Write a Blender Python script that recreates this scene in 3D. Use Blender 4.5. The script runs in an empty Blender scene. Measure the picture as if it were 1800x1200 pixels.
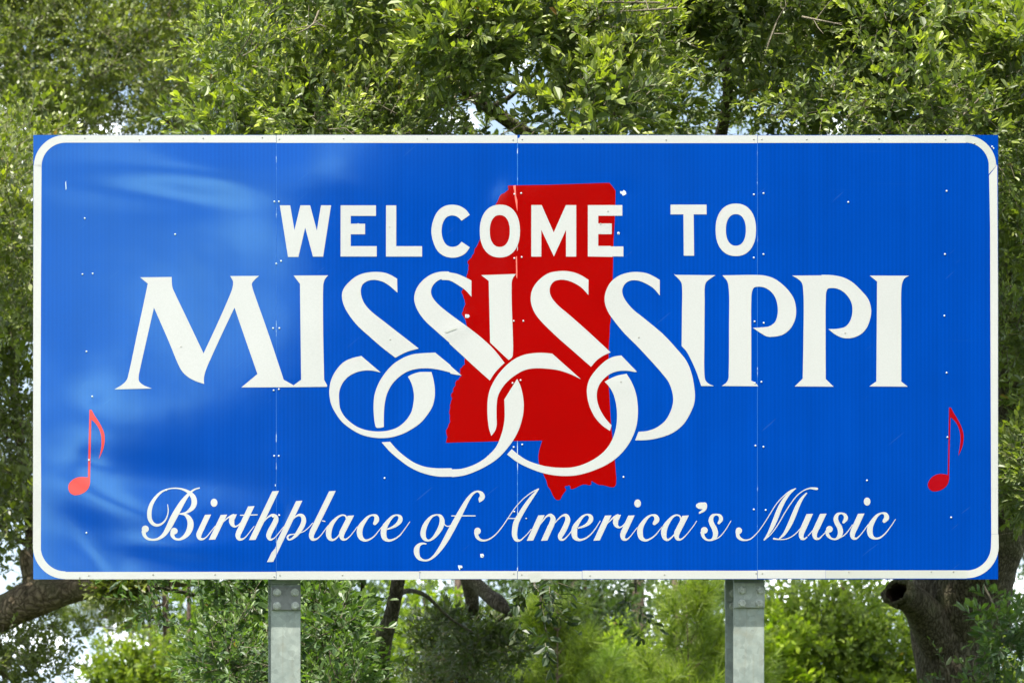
import bpy, bmesh, math, random
import numpy as np
from mathutils import Vector, noise as mnoise
from mathutils.geometry import tessellate_polygon

R = math.radians
random.seed(7)
rng = np.random.default_rng(11)

# ------------------------------------------------------------------ camera, sky, sun, exposure
S = 0.002875                      # metres per photo pixel in the plane of the sign
ZB = 2.6                          # height of the sign's lower edge
CAM = Vector((-2.4, -13.0, 1.7))
scene = bpy.context.scene
cam_d = bpy.data.cameras.new('camera')
cam = bpy.data.objects.new('camera', cam_d)
scene.collection.objects.link(cam)
cam.location = CAM
cam.rotation_euler = (R(90), 0, 0)
cam_d.sensor_width = 36
FW = 1800 * S
cam_d.lens = 36 * 13.0 / FW
cam_d.shift_x = (0 - CAM.x) / FW
cam_d.shift_y = ((1018 - 600) * S + ZB - CAM.z) / FW
cam_d.clip_start = 0.1
cam_d.clip_end = 2000
cam_d.dof.use_dof = True
cam_d.dof.focus_distance = 13.2
cam_d.dof.aperture_fstop = 5.0
scene.camera = cam

SUN_EL, SUN_AZ = 66, 216          # azimuth: compass style, 180 = behind the camera, more = from the left
EXPOSURE = 1.15
scene.view_settings.view_transform = 'Standard'
scene.view_settings.look = 'None'
scene.view_settings.exposure = EXPOSURE
scene.view_settings.gamma = 1.0
scene.view_settings.use_curve_mapping = False
scene.render.engine = 'CYCLES'
scene.cycles.max_bounces = 8
scene.cycles.transmission_bounces = 6
scene.cycles.diffuse_bounces = 4
scene.cycles.use_denoising = True

world = bpy.data.worlds.new('World')
scene.world = world
world.use_nodes = True
wn, wl = world.node_tree.nodes, world.node_tree.links
wn.clear()
w_out = wn.new('ShaderNodeOutputWorld')
w_bg = wn.new('ShaderNodeBackground')
w_bg.inputs['Strength'].default_value = 0.10
sky = wn.new('ShaderNodeTexSky')
sky.sky_type = 'NISHITA'
sky.sun_disc = False
sky.sun_elevation = R(SUN_EL)
sky.sun_rotation = R(SUN_AZ)
sky.dust_density = 2.0
tc = wn.new('ShaderNodeTexCoord')
mp = wn.new('ShaderNodeMapping')
mp.inputs['Scale'].default_value = (1, 1, 1.8)
mp.inputs['Location'].default_value = (0.3, 5.2, 2.0)
nz = wn.new('ShaderNodeTexNoise')
nz.inputs['Scale'].default_value = 13
nz.inputs['Detail'].default_value = 8
nz.inputs['Roughness'].default_value = 0.58
rp = wn.new('ShaderNodeValToRGB')
rp.color_ramp.elements[0].position = 0.525
rp.color_ramp.elements[1].position = 0.60
mx = wn.new('ShaderNodeMixRGB')
mx.inputs['Color2'].default_value = (21.0, 22.2, 23.0, 1)
wl.new(tc.outputs['Generated'], mp.inputs['Vector'])
wl.new(mp.outputs[0], nz.inputs['Vector'])
wl.new(nz.outputs['Fac'], rp.inputs['Fac'])
wl.new(rp.outputs['Color'], mx.inputs['Fac'])
# milky summer haze, thickest at the horizon
wsep = wn.new('ShaderNodeSeparateXYZ'); wl.new(tc.outputs['Generated'], wsep.inputs[0])
hz_ = wn.new('ShaderNodeMapRange')
hz_.inputs['From Min'].default_value = 0.0; hz_.inputs['From Max'].default_value = 0.30
hz_.inputs['To Min'].default_value = 0.95; hz_.inputs['To Max'].default_value = 0.18
wl.new(wsep.outputs['Z'], hz_.inputs['Value'])
mh = wn.new('ShaderNodeMixRGB'); mh.inputs['Color2'].default_value = (5.0, 6.1, 7.3, 1)
wl.new(hz_.outputs[0], mh.inputs['Fac']); wl.new(sky.outputs['Color'], mh.inputs['Color1'])
wl.new(mh.outputs['Color'], mx.inputs['Color1'])
wl.new(mx.outputs['Color'], w_bg.inputs['Color'])
wl.new(w_bg.outputs[0], w_out.inputs['Surface'])

sun_d = bpy.data.lights.new('sun', 'SUN')
sun_d.energy = 5.0
sun_d.angle = R(0.6)
sun_d.color = (1.0, 0.955, 0.87)
sun = bpy.data.objects.new('sun', sun_d)
scene.collection.objects.link(sun)
sun.rotation_euler = (R(90 - SUN_EL), 0, R(180 - SUN_AZ))
sun.location = (-10, -20, 30)

# ------------------------------------------------------------------ helpers
col = scene.collection

def P(px, py, y=0.0):
    """a photo pixel and a depth behind the sign -> a point of the world"""
    k = (13.0 + y) / 13.0
    x = (px - 900) * S
    z = (1018 - py) * S + ZB
    return Vector((CAM.x + (x - CAM.x) * k, y, CAM.z + (z - CAM.z) * k))

def pxs(n, y=0.0):
    return n * S * (13.0 + y) / 13.0

def tag(o, label=None, cat=None, group=None, kind=None):
    if label: o['label'] = label
    if cat: o['category'] = cat
    if group: o['group'] = group
    if kind: o['kind'] = kind
    return o

def empty(name, loc=(0, 0, 0)):
    o = bpy.data.objects.new(name, None)
    col.objects.link(o)
    o.location = loc
    o.empty_display_size = 0.2
    return o

def link(name, me, parent=None, mats=()):
    for m in mats: me.materials.append(m)
    o = bpy.data.objects.new(name, me)
    col.objects.link(o)
    if parent is not None:
        o.parent = parent
        o.location = -parent_world(parent)
    return o

def parent_world(p):
    v = Vector((0, 0, 0))
    while p is not None:
        v = v + Vector(p.location)
        p = p.parent
    return v

def np_mesh(name, verts, quads=None, tris=None, smooth=False, attr=None, mat_idx=None):
    me = bpy.data.meshes.new(name)
    verts = np.asarray(verts, dtype=np.float32)
    nq = 0 if quads is None else len(quads)
    nt = 0 if tris is None else len(tris)
    me.vertices.add(len(verts))
    me.vertices.foreach_set('co', verts.ravel())
    loops = []
    if nq: loops.append(np.asarray(quads, dtype=np.int32).ravel())
    if nt: loops.append(np.asarray(tris, dtype=np.int32).ravel())
    lv = np.concatenate(loops)
    me.loops.add(len(lv))
    me.loops.foreach_set('vertex_index', lv)
    me.polygons.add(nq + nt)
    starts = np.concatenate([np.arange(nq) * 4, nq * 4 + np.arange(nt) * 3]).astype(np.int32)
    me.polygons.foreach_set('loop_start', starts)
    me.polygons.foreach_set('use_smooth', np.full(nq + nt, smooth))
    if mat_idx is not None:
        me.polygons.foreach_set('material_index', np.asarray(mat_idx, dtype=np.int32))
    me.update(calc_edges=True)
    if attr is not None:
        a = me.color_attributes.new('tint', 'FLOAT_COLOR', 'POINT')
        c = np.ones((len(verts), 4), dtype=np.float32)
        c[:, :3] = attr
        a.data.foreach_set('color', c.ravel())
    return me

# ------------------------------------------------------------------ materials
def new_mat(name):
    m = bpy.data.materials.new(name)
    m.use_nodes = True
    nt = m.node_tree
    b = nt.nodes['Principled BSDF']
    return m, nt, nt.nodes, nt.links, b

def ramp(nodes, stops):
    r = nodes.new('ShaderNodeValToRGB')
    e = r.color_ramp.elements
    e[0].position, e[0].color = stops[0][0], (*stops[0][1], 1)
    e[1].position, e[1].color = stops[-1][0], (*stops[-1][1], 1)
    for p, c in stops[1:-1]:
        n = e.new(p); n.color = (*c, 1)
    return r

def sheet_mat(name, color, rough=0.2, spec=0.5, stint=(1, 1, 1), vary=0.05, dirt=0.0, ribs=0.0):
    m, nt, N, L, b = new_mat(name)
    g = N.new('ShaderNodeNewGeometry')
    n1 = N.new('ShaderNodeTexNoise'); n1.inputs['Scale'].default_value = 2.2; n1.inputs['Detail'].default_value = 5
    n2 = N.new('ShaderNodeTexNoise'); n2.inputs['Scale'].default_value = 160; n2.inputs['Detail'].default_value = 3
    L.new(g.outputs['Position'], n1.inputs['Vector']); L.new(g.outputs['Position'], n2.inputs['Vector'])
    c = Vector(color)
    r1 = ramp(N, [(0.3, tuple(c * (1 - vary))), (0.7, tuple(Vector([min(1, q) for q in c * (1 + vary)])))])
    L.new(n1.outputs['Fac'], r1.inputs['Fac'])
    out = r1.outputs['Color']
    # fine speckle of the beaded sheeting
    mr = N.new('ShaderNodeMapRange'); mr.inputs['From Min'].default_value = 0.3; mr.inputs['From Max'].default_value = 0.7
    mr.inputs['To Min'].default_value = 0.955; mr.inputs['To Max'].default_value = 1.035
    L.new(n2.outputs['Fac'], mr.inputs['Value'])
    mul = N.new('ShaderNodeVectorMath'); mul.operation = 'SCALE'
    L.new(out, mul.inputs[0]); L.new(mr.outputs[0], mul.inputs['Scale'])
    out = mul.outputs[0]
    sep = N.new('ShaderNodeSeparateXYZ'); L.new(g.outputs['Position'], sep.inputs[0])
    if ribs:
        # the printed vertical ribs of the sheeting
        a = N.new('ShaderNodeMath'); a.operation = 'MULTIPLY'; a.inputs[1].default_value = 2 * math.pi / 0.0205
        L.new(sep.outputs['X'], a.inputs[0])
        s = N.new('ShaderNodeMath'); s.operation = 'SINE'; L.new(a.outputs[0], s.inputs[0])
        n3 = N.new('ShaderNodeTexNoise'); n3.inputs['Scale'].default_value = 1.3
        L.new(g.outputs['Position'], n3.inputs['Vector'])
        mm = N.new('ShaderNodeMath'); mm.operation = 'MULTIPLY'; L.new(s.outputs[0], mm.inputs[0]); L.new(n3.outputs['Fac'], mm.inputs[1])
        ma = N.new('ShaderNodeMath'); ma.operation = 'MULTIPLY_ADD'; ma.inputs[1].default_value = ribs; ma.inputs[2].default_value = 1.0
        L.new(mm.outputs[0], ma.inputs[0])
        mul2 = N.new('ShaderNodeVectorMath'); mul2.operation = 'SCALE'
        L.new(out, mul2.inputs[0]); L.new(ma.outputs[0], mul2.inputs['Scale'])
        out = mul2.outputs[0]
        # faint horizontal application lines and scuffs
        mp_ = N.new('ShaderNodeMapping'); mp_.inputs['Scale'].default_value = (0.9, 1, 38)
        L.new(g.outputs['Position'], mp_.inputs['Vector'])
        n4 = N.new('ShaderNodeTexNoise'); n4.inputs['Scale'].default_value = 1.6; n4.inputs['Detail'].default_value = 2
        L.new(mp_.outputs[0], n4.inputs['Vector'])
        r4 = ramp(N, [(0.70, (0, 0, 0)), (0.80, (1, 1, 1))]); L.new(n4.outputs['Fac'], r4.inputs['Fac'])
        mx4 = N.new('ShaderNodeMixRGB'); mx4.blend_type = 'MIX'
        mx4.inputs['Color2'].default_value = (0.04, 0.16, 0.40, 1)
        f4 = N.new('ShaderNodeMath'); f4.operation = 'MULTIPLY'; f4.inputs[1].default_value = 0.10
        L.new(r4.outputs['Color'], f4.inputs[0]); L.new(f4.outputs[0], mx4.inputs['Fac'])
        L.new(out, mx4.inputs['Color1']); out = mx4.outputs['Color']
        # scratches
        mp5 = N.new('ShaderNodeMapping'); mp5.inputs['Scale'].default_value = (1, 1, 1); mp5.inputs['Rotation'].default_value = (0, 0.7, 0)
        L.new(g.outputs['Position'], mp5.inputs['Vector'])
        mp6 = N.new('ShaderNodeMapping'); mp6.inputs['Scale'].default_value = (4, 4, 70)
        L.new(mp5.outputs[0], mp6.inputs['Vector'])
        n5 = N.new('ShaderNodeTexNoise'); n5.inputs['Scale'].default_value = 1.0; n5.inputs['Detail'].default_value = 1
        L.new(mp6.outputs[0], n5.inputs['Vector'])
        r5 = ramp(N, [(0.745, (0, 0, 0)), (0.775, (1, 1, 1))]); L.new(n5.outputs['Fac'], r5.inputs['Fac'])
        f5 = N.new('ShaderNodeMath'); f5.operation = 'MULTIPLY'; f5.inputs[1].default_value = 0.06
        L.new(r5.outputs['Color'], f5.inputs[0])
        mx5 = N.new('ShaderNodeMixRGB'); mx5.inputs['Color2'].default_value = (0.12, 0.26, 0.45, 1)
        L.new(f5.outputs[0], mx5.inputs['Fac']); L.new(out, mx5.inputs['Color1']); out = mx5.outputs['Color']
    if ribs:
        mg = N.new('ShaderNodeMapping'); mg.inputs['Scale'].default_value = (16, 1, 0.7)
        L.new(g.outputs['Position'], mg.inputs['Vector'])
        ng = N.new('ShaderNodeTexNoise'); ng.inputs['Scale'].default_value = 1.0; ng.inputs['Detail'].default_value = 5
        L.new(mg.outputs[0], ng.inputs['Vector'])
        rg = N.new('ShaderNodeMapRange'); rg.inputs['From Min'].default_value = 0.3; rg.inputs['From Max'].default_value = 0.7
        rg.inputs['To Min'].default_value = 0.94; rg.inputs['To Max'].default_value = 1.05
        L.new(ng.outputs['Fac'], rg.inputs['Value'])
        sg = N.new('ShaderNodeVectorMath'); sg.operation = 'SCALE'; L.new(out, sg.inputs[0]); L.new(rg.outputs[0], sg.inputs['Scale'])
        out = sg.outputs[0]
        # the fourth sheet weathered a touch differently
        st4 = N.new('ShaderNodeMapRange'); st4.inputs['From Min'].default_value = 1.239; st4.inputs['From Max'].default_value = 1.241
        st4.inputs['To Min'].default_value = 1.0; st4.inputs['To Max'].default_value = 0.965
        L.new(sep.outputs['X'], st4.inputs['Value'])
        s4 = N.new('ShaderNodeVectorMath'); s4.operation = 'SCALE'; L.new(out, s4.inputs[0]); L.new(st4.outputs[0], s4.inputs['Scale'])
        out = s4.outputs[0]
    if dirt:
        n6 = N.new('ShaderNodeTexNoise'); n6.inputs['Scale'].default_value = 9; n6.inputs['Detail'].default_value = 7
        n6.inputs['Roughness'].default_value = 0.7
        L.new(g.outputs['Position'], n6.inputs['Vector'])
        r6 = ramp(N, [(0.5, (0, 0, 0)), (0.8, (1, 1, 1))]); L.new(n6.outputs['Fac'], r6.inputs['Fac'])
        f6 = N.new('ShaderNodeMath'); f6.operation = 'MULTIPLY'; f6.inputs[1].default_value = dirt
        L.new(r6.outputs['Color'], f6.inputs[0])
        mx6 = N.new('ShaderNodeMixRGB'); mx6.inputs['Color2'].default_value = (0.42, 0.40, 0.30, 1)
        L.new(f6.outputs[0], mx6.inputs['Fac']); L.new(out, mx6.inputs['Color1']); out = mx6.outputs['Color']
    L.new(out, b.inputs['Base Color'])
    b.inputs['Roughness'].default_value = rough
    b.inputs['Specular IOR Level'].default_value = spec
    b.inputs['Specular Tint'].default_value = (*stint, 1)
    # slight orange peel and hand-laid waviness
    n7 = N.new('ShaderNodeTexNoise'); n7.inputs['Scale'].default_value = 4.5; n7.inputs['Detail'].default_value = 1.5
    L.new(g.outputs['Position'], n7.inputs['Vector'])
    bp = N.new('ShaderNodeBump'); bp.inputs['Strength'].default_value = 0.5; bp.inputs['Distance'].default_value = 0.0009
    L.new(n7.outputs['Fac'], bp.inputs['Height'])
    bp2 = N.new('ShaderNodeBump'); bp2.inputs['Strength'].default_value = 0.3; bp2.inputs['Distance'].default_value = 0.00012
    n8 = N.new('ShaderNodeTexNoise'); n8.inputs['Scale'].default_value = 90
    L.new(g.outputs['Position'], n8.inputs['Vector'])
    L.new(n8.outputs['Fac'], bp2.inputs['Height']); L.new(bp.outputs[0], bp2.inputs['Normal'])
    L.new(bp2.outputs[0], b.inputs['Normal'])
    return m

M_BLUE = sheet_mat('blue_sheeting', (0.0002, 0.044, 0.305), rough=0.095, spec=0.78, stint=(0.42, 0.95, 1.0), vary=0.045, ribs=0.11)
M_WHITE = sheet_mat('white_lettering_film', (0.448, 0.450, 0.438), rough=0.22, vary=0.02, dirt=0.05)
M_BORDER = sheet_mat('white_border_film', (0.455, 0.458, 0.438), rough=0.25, vary=0.025, dirt=0.16)
M_BORDER2 = sheet_mat('white_border_patch_film', (0.41, 0.42, 0.385), rough=0.28, vary=0.03, dirt=0.22)
M_RED = sheet_mat('red_film', (0.265, 0.0003, 0.0003), rough=0.12, vary=0.05)
M_NOTE1 = sheet_mat('retro_bright_red_film', (0.58, 0.035, 0.022), rough=0.12, vary=0.04)  # left note: retroreflected brightness put into the red
M_NOTE2 = sheet_mat('dark_red_film', (0.27, 0.001, 0.005), rough=0.2, vary=0.12)

def metal_mat(name, c1, c2, rough=0.55, metallic=0.35, scale=7, streak=0.0):
    m, nt, N, L, b = new_mat(name)
    g = N.new('ShaderNodeNewGeometry')
    n1 = N.new('ShaderNodeTexNoise'); n1.inputs['Scale'].default_value = scale; n1.inputs['Detail'].default_value = 8; n1.inputs['Roughness'].default_value = 0.65
    L.new(g.outputs['Position'], n1.inputs['Vector'])
    r1 = ramp(N, [(0.35, c1), (0.65, c2)]); L.new(n1.outputs['Fac'], r1.inputs['Fac'])
    out = r1.outputs['Color']
    if streak:
        mp_ = N.new('ShaderNodeMapping'); mp_.inputs['Scale'].default_value = (70, 70, 3)
        L.new(g.outputs['Position'], mp_.inputs['Vector'])
        n2 = N.new('ShaderNodeTexNoise'); n2.inputs['Scale'].default_value = 1; n2.inputs['Detail'].default_value = 5
        L.new(mp_.outputs[0], n2.inputs['Vector'])
        r2 = ramp(N, [(0.56, (0, 0, 0)), (0.74, (1, 1, 1))]); L.new(n2.outputs['Fac'], r2.inputs['Fac'])
        f = N.new('ShaderNodeMath'); f.operation = 'MULTIPLY'; f.inputs[1].default_value = streak
        L.new(r2.outputs['Color'], f.inputs[0])
        mx_ = N.new('ShaderNodeMixRGB'); mx_.inputs['Color2'].default_value = (0.20, 0.185, 0.14, 1)
        L.new(f.outputs[0], mx_.inputs['Fac']); L.new(out, mx_.inputs['Color1']); out = mx_.outputs['Color']
        vo = N.new('ShaderNodeTexVoronoi'); vo.inputs['Scale'].default_value = 38
        L.new(g.outputs['Position'], vo.inputs['Vector'])
        vs_ = N.new('ShaderNodeSeparateXYZ'); L.new(vo.outputs['Color'], vs_.inputs[0])
        vm = N.new('ShaderNodeMapRange'); vm.inputs['To Min'].default_value = 0.86; vm.inputs['To Max'].default_value = 1.10
        L.new(vs_.outputs['X'], vm.inputs['Value'])
        vsc = N.new('ShaderNodeVectorMath'); vsc.operation = 'SCALE'; L.new(out, vsc.inputs[0]); L.new(vm.outputs[0], vsc.inputs['Scale'])
        out = vsc.outputs[0]
        n9 = N.new('ShaderNodeTexNoise'); n9.inputs['Scale'].default_value = 5; n9.inputs['Detail'].default_value = 6; n9.inputs['Roughness'].default_value = 0.7
        L.new(g.outputs['Position'], n9.inputs['Vector'])
        r9 = ramp(N, [(0.55, (0, 0, 0)), (0.72, (1, 1, 1))]); L.new(n9.outputs['Fac'], r9.inputs['Fac'])
        f9 = N.new('ShaderNodeMath'); f9.operation = 'MULTIPLY'; f9.inputs[1].default_value = 0.45
        L.new(r9.outputs['Color'], f9.inputs[0])
        mx9 = N.new('ShaderNodeMixRGB'); mx9.inputs['Color2'].default_value = (0.27, 0.245, 0.165, 1)
        L.new(f9.outputs[0], mx9.inputs['Fac']); L.new(out, mx9.inputs['Color1']); out = mx9.outputs['Color']
        n3 = N.new('ShaderNodeTexNoise'); n3.inputs['Scale'].default_value = 45; n3.inputs['Detail'].default_value = 4
        L.new(g.outputs['Position'], n3.inputs['Vector'])
        r3 = ramp(N, [(0.68, (0, 0, 0)), (0.74, (1, 1, 1))]); L.new(n3.outputs['Fac'], r3.inputs['Fac'])
        f3 = N.new('ShaderNodeMath'); f3.operation = 'MULTIPLY'; f3.inputs[1].default_value = 0.5
        L.new(r3.outputs['Color'], f3.inputs[0])
        mx3 = N.new('ShaderNodeMixRGB'); mx3.inputs['Color2'].default_value = (0.13, 0.13, 0.11, 1)
        L.new(f3.outputs[0], mx3.inputs['Fac']); L.new(out, mx3.inputs['Color1']); out = mx3.outputs['Color']
    L.new(out, b.inputs['Base Color'])
    b.inputs['Roughness'].default_value = rough
    b.inputs['Metallic'].default_value = metallic
    bp = N.new('ShaderNodeBump'); bp.inputs['Strength'].default_value = 0.4; bp.inputs['Distance'].default_value = 0.001
    n4 = N.new('ShaderNodeTexNoise'); n4.inputs['Scale'].default_value = 130
    L.new(g.outputs['Position'], n4.inputs['Vector']); L.new(n4.outputs['Fac'], bp.inputs['Height'])
    L.new(bp.outputs[0], b.inputs['Normal'])
    return m

M_GALV = metal_mat('galvanised_steel', (0.195, 0.23, 0.21), (0.31, 0.345, 0.305), streak=0.45, metallic=0.1, rough=0.55)
M_PLATE_D = metal_mat('shaded_grey_steel', (0.16, 0.165, 0.16), (0.21, 0.215, 0.205), metallic=0.2, streak=0.2)  # left plate: the sign's shade is put into this darker grey
M_PLATE_L = metal_mat('weathered_pale_steel', (0.27, 0.295, 0.27), (0.36, 0.385, 0.35), metallic=0.2, streak=0.3)
M_BOLT = metal_mat('galvanised_bolt', (0.24, 0.25, 0.22), (0.52, 0.54, 0.48), metallic=0.2, scale=60)
M_ALU = metal_mat('bare_aluminium', (0.55, 0.58, 0.60), (0.7, 0.72, 0.74), metallic=0.6, rough=0.45)
M_RIVET = metal_mat('rivet_aluminium', (0.42, 0.46, 0.48), (0.60, 0.63, 0.65), metallic=0.15, rough=0.35)
M_RIVET_D = metal_mat('dirty_rivet', (0.20, 0.20, 0.17), (0.36, 0.35, 0.30), metallic=0.1, rough=0.5)

def seam_mat(name, base, worn, thr):
    m, nt, N, L, b = new_mat(name)
    g = N.new('ShaderNodeNewGeometry')
    mp_ = N.new('ShaderNodeMapping'); mp_.inputs['Scale'].default_value = (60, 1, 14)
    L.new(g.outputs['Position'], mp_.inputs['Vector'])
    n1 = N.new('ShaderNodeTexNoise'); n1.inputs['Scale'].default_value = 1.0; n1.inputs['Detail'].default_value = 4
    L.new(mp_.outputs[0], n1.inputs['Vector'])
    r1 = ramp(N, [(thr, base), (thr + 0.06, worn)]); L.new(n1.outputs['Fac'], r1.inputs['Fac'])
    L.new(r1.outputs['Color'], b.inputs['Base Color'])
    b.inputs['Roughness'].default_value = 0.4
    return m
M_SEAM = seam_mat('chipped_blue_edge', (0.005, 0.085, 0.36), (0.34, 0.45, 0.52), 0.60)
M_SEAM2 = seam_mat('chipped_blue_edge_worn', (0.01, 0.12, 0.40), (0.42, 0.5, 0.53), 0.50)

def bark_mat(name, c1, c2, scale=9.0, bump=0.02, mottle=0.0, aniso=1.0):
    m, nt, N, L, b = new_mat(name)
    t = N.new('ShaderNodeTexCoord')
    g = N.new('ShaderNodeNewGeometry')
    mp_ = N.new('ShaderNodeMapping'); mp_.inputs['Scale'].default_value = (scale * aniso, scale, scale * 0.28)
    L.new(g.outputs['Position'], mp_.inputs['Vector'])
    v = N.new('ShaderNodeTexVoronoi'); v.feature = 'DISTANCE_TO_EDGE'; v.inputs['Scale'].default_value = 3.2
    n0 = N.new('ShaderNodeTexNoise'); n0.inputs['Scale'].default_value = 2.0; n0.inputs['Detail'].default_value = 6
    L.new(mp_.outputs[0], n0.inputs['Vector'])
    ad = N.new('ShaderNodeVectorMath'); ad.operation = 'MULTIPLY_ADD'; ad.inputs[1].default_value = (0.7, 0.7, 0.7)
    L.new(n0.outputs['Color'], ad.inputs[0]); L.new(mp_.outputs[0], ad.inputs[2])
    L.new(ad.outputs[0], v.inputs['Vector'])
    n1 = N.new('ShaderNodeTexNoise'); n1.inputs['Scale'].default_value = 14; n1.inputs['Detail'].default_value = 8; n1.inputs['Roughness'].default_value = 0.7
    L.new(g.outputs['Position'], n1.inputs['Vector'])
    r1 = ramp(N, [(0.3, c1), (0.7, c2)]); L.new(n1.outputs['Fac'], r1.inputs['Fac'])
    out = r1.outputs['Color']
    crk = ramp(N, [(0.0, (0.35, 0.32, 0.3)), (0.16, (1, 1, 1))]); L.new(v.outputs['Distance'], crk.inputs['Fac'])
    mu = N.new('ShaderNodeMixRGB'); mu.blend_type = 'MULTIPLY'; mu.inputs['Fac'].default_value = 1
    L.new(out, mu.inputs['Color1']); L.new(crk.outputs['Color'], mu.inputs['Color2'])
    out = mu.outputs['Color']
    if mottle:  # olive patches scattered over the bark by noise
        n3 = N.new('ShaderNodeTexNoise'); n3.inputs['Scale'].default_value = 3.4; n3.inputs['Detail'].default_value = 6
        L.new(g.outputs['Position'], n3.inputs['Vector'])
        r3 = ramp(N, [(0.5, (0, 0, 0)), (0.66, (1, 1, 1))]); L.new(n3.outputs['Fac'], r3.inputs['Fac'])
        f3 = N.new('ShaderNodeMath'); f3.operation = 'MULTIPLY'; f3.inputs[1].default_value = mottle
        L.new(r3.outputs['Color'], f3.inputs[0])
        mx_ = N.new('ShaderNodeMixRGB'); mx_.inputs['Color2'].default_value = (0.15, 0.16, 0.075, 1)
        L.new(f3.outputs[0], mx_.inputs['Fac']); L.new(out, mx_.inputs['Color1']); out = mx_.outputs['Color']
    L.new(out, b.inputs['Base Color'])
    b.inputs['Roughness'].default_value = 0.9
    b.inputs['Specular IOR Level'].default_value = 0.2
    h = N.new('ShaderNodeMath'); h.operation = 'MULTIPLY_ADD'; h.inputs[1].default_value = 0.5
    cl = N.new('ShaderNodeMath'); cl.operation = 'MINIMUM'; cl.inputs[1].default_value = 0.25
    L.new(v.outputs['Distance'], cl.inputs[0])
    L.new(n1.outputs['Fac'], h.inputs[0]); L.new(cl.outputs[0], h.inputs[2])
    bp = N.new('ShaderNodeBump'); bp.inputs['Strength'].default_value = 1.0; bp.inputs['Distance'].default_value = bump
    L.new(h.outputs[0], bp.inputs['Height']); L.new(bp.outputs[0], b.inputs['Normal'])
    return m

M_BARK = bark_mat('live_oak_bark', (0.060, 0.050, 0.033), (0.20, 0.17, 0.12), scale=12, bump=0.08, mottle=0.45)
M_BARK_L = bark_mat('grey_brown_bark', (0.085, 0.065, 0.042), (0.26, 0.20, 0.13), scale=11, bump=0.06, mottle=0.4, aniso=0.35)
M_BARK_P = bark_mat('pine_bark', (0.12, 0.085, 0.065), (0.26, 0.19, 0.15), scale=6, bump=0.03)
M_TWIG = bark_mat('twig_bark', (0.14, 0.12, 0.08), (0.30, 0.26, 0.19), scale=30, bump=0.003)
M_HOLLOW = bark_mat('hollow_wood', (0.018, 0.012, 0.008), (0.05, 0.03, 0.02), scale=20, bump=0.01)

def leaf_mat(name, gloss=0.38, transl=0.38, spec=0.5, tcol=(1.25, 1.45, 0.35)):
    m, nt, N, L, b = new_mat(name)
    a = N.new('ShaderNodeVertexColor'); a.layer_name = 'tint'
    g = N.new('ShaderNodeNewGeometry')
    back = N.new('ShaderNodeMixRGB'); back.blend_type = 'MIX'
    pale = N.new('ShaderNodeMixRGB'); pale.blend_type = 'MIX'; pale.inputs['Fac'].default_value = 0.45
    pale.inputs['Color2'].default_value = (0.19, 0.22, 0.10, 1)
    L.new(a.outputs['Color'], pale.inputs['Color1'])
    L.new(g.outputs['Backfacing'], back.inputs['Fac'])
    L.new(a.outputs['Color'], back.inputs['Color1']); L.new(pale.outputs['Color'], back.inputs['Color2'])
    L.new(back.outputs['Color'], b.inputs['Base Color'])
    b.inputs['Roughness'].default_value = gloss
    b.inputs['Specular IOR Level'].default_value = spec
    tr = N.new('ShaderNodeBsdfTranslucent')
    tm = N.new('ShaderNodeMixRGB'); tm.blend_type = 'MULTIPLY'; tm.inputs['Fac'].default_value = 1
    tm.inputs['Color2'].default_value = (*tcol, 1)
    L.new(a.outputs['Color'], tm.inputs['Color1']); L.new(tm.outputs['Color'], tr.inputs['Color'])
    ms = N.new('ShaderNodeMixShader'); ms.inputs['Fac'].default_value = transl
    L.new(b.outputs[0], ms.inputs[1]); L.new(tr.outputs[0], ms.inputs[2])
    L.new(ms.outputs[0], N['Material Output'].inputs['Surface'])
    return m
M_LEAF = leaf_mat('glossy_oak_leaf', gloss=0.46, transl=0.38, spec=0.65)
M_LEAF_F = leaf_mat('soft_leaf', gloss=0.6, transl=0.42, spec=0.35)
M_NEEDLE = leaf_mat('pine_needle', gloss=0.5, transl=0.35, spec=0.3)

# ------------------------------------------------------------------ ground
def ground():
    n = 90
    xs = np.linspace(-1, 1, n); xs = np.sign(xs) * np.abs(xs) ** 2.2 * 900
    X, Y = np.meshgrid(xs, xs)
    Z = 0.12 * np.sin(X * 0.11 + 1) * np.cos(Y * 0.07) * np.clip((np.hypot(X, Y) - 6) / 20, 0, 1) - 0.02
    v = np.stack([X.ravel(), Y.ravel(), Z.ravel()], 1)
    i = np.arange(n - 1)
    a = (i[:, None] * n + i[None, :]).ravel()
    q = np.stack([a, a + 1, a + n + 1, a + n], 1)
    me = np_mesh('ground', v, q, smooth=True)
    m, nt, N, L, b = new_mat('verge_grass')
    g = N.new('ShaderNodeNewGeometry')
    n1 = N.new('ShaderNodeTexNoise'); n1.inputs['Scale'].default_value = 1.1; n1.inputs['Detail'].default_value = 9
    n1.inputs['Roughness'].default_value = 0.7
    L.new(g.outputs['Position'], n1.inputs['Vector'])
    r1 = ramp(N, [(0.3, (0.035, 0.055, 0.015)), (0.5, (0.06, 0.09, 0.022)), (0.72, (0.13, 0.12, 0.055))])
    L.new(n1.outputs['Fac'], r1.inputs['Fac']); L.new(r1.outputs['Color'], b.inputs['Base Color'])
    b.inputs['Roughness'].default_value = 1.0; b.inputs['Specular IOR Level'].default_value = 0.1
    n2 = N.new('ShaderNodeTexNoise'); n2.inputs['Scale'].default_value = 25; n2.inputs['Detail'].default_value = 5
    L.new(g.outputs['Position'], n2.inputs['Vector'])
    bp = N.new('ShaderNodeBump'); bp.inputs['Distance'].default_value = 0.05; L.new(n2.outputs['Fac'], bp.inputs['Height'])
    L.new(bp.outputs[0], b.inputs['Normal'])
    tag(link('ground', me, None, [m]), kind='structure')
ground()

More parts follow.
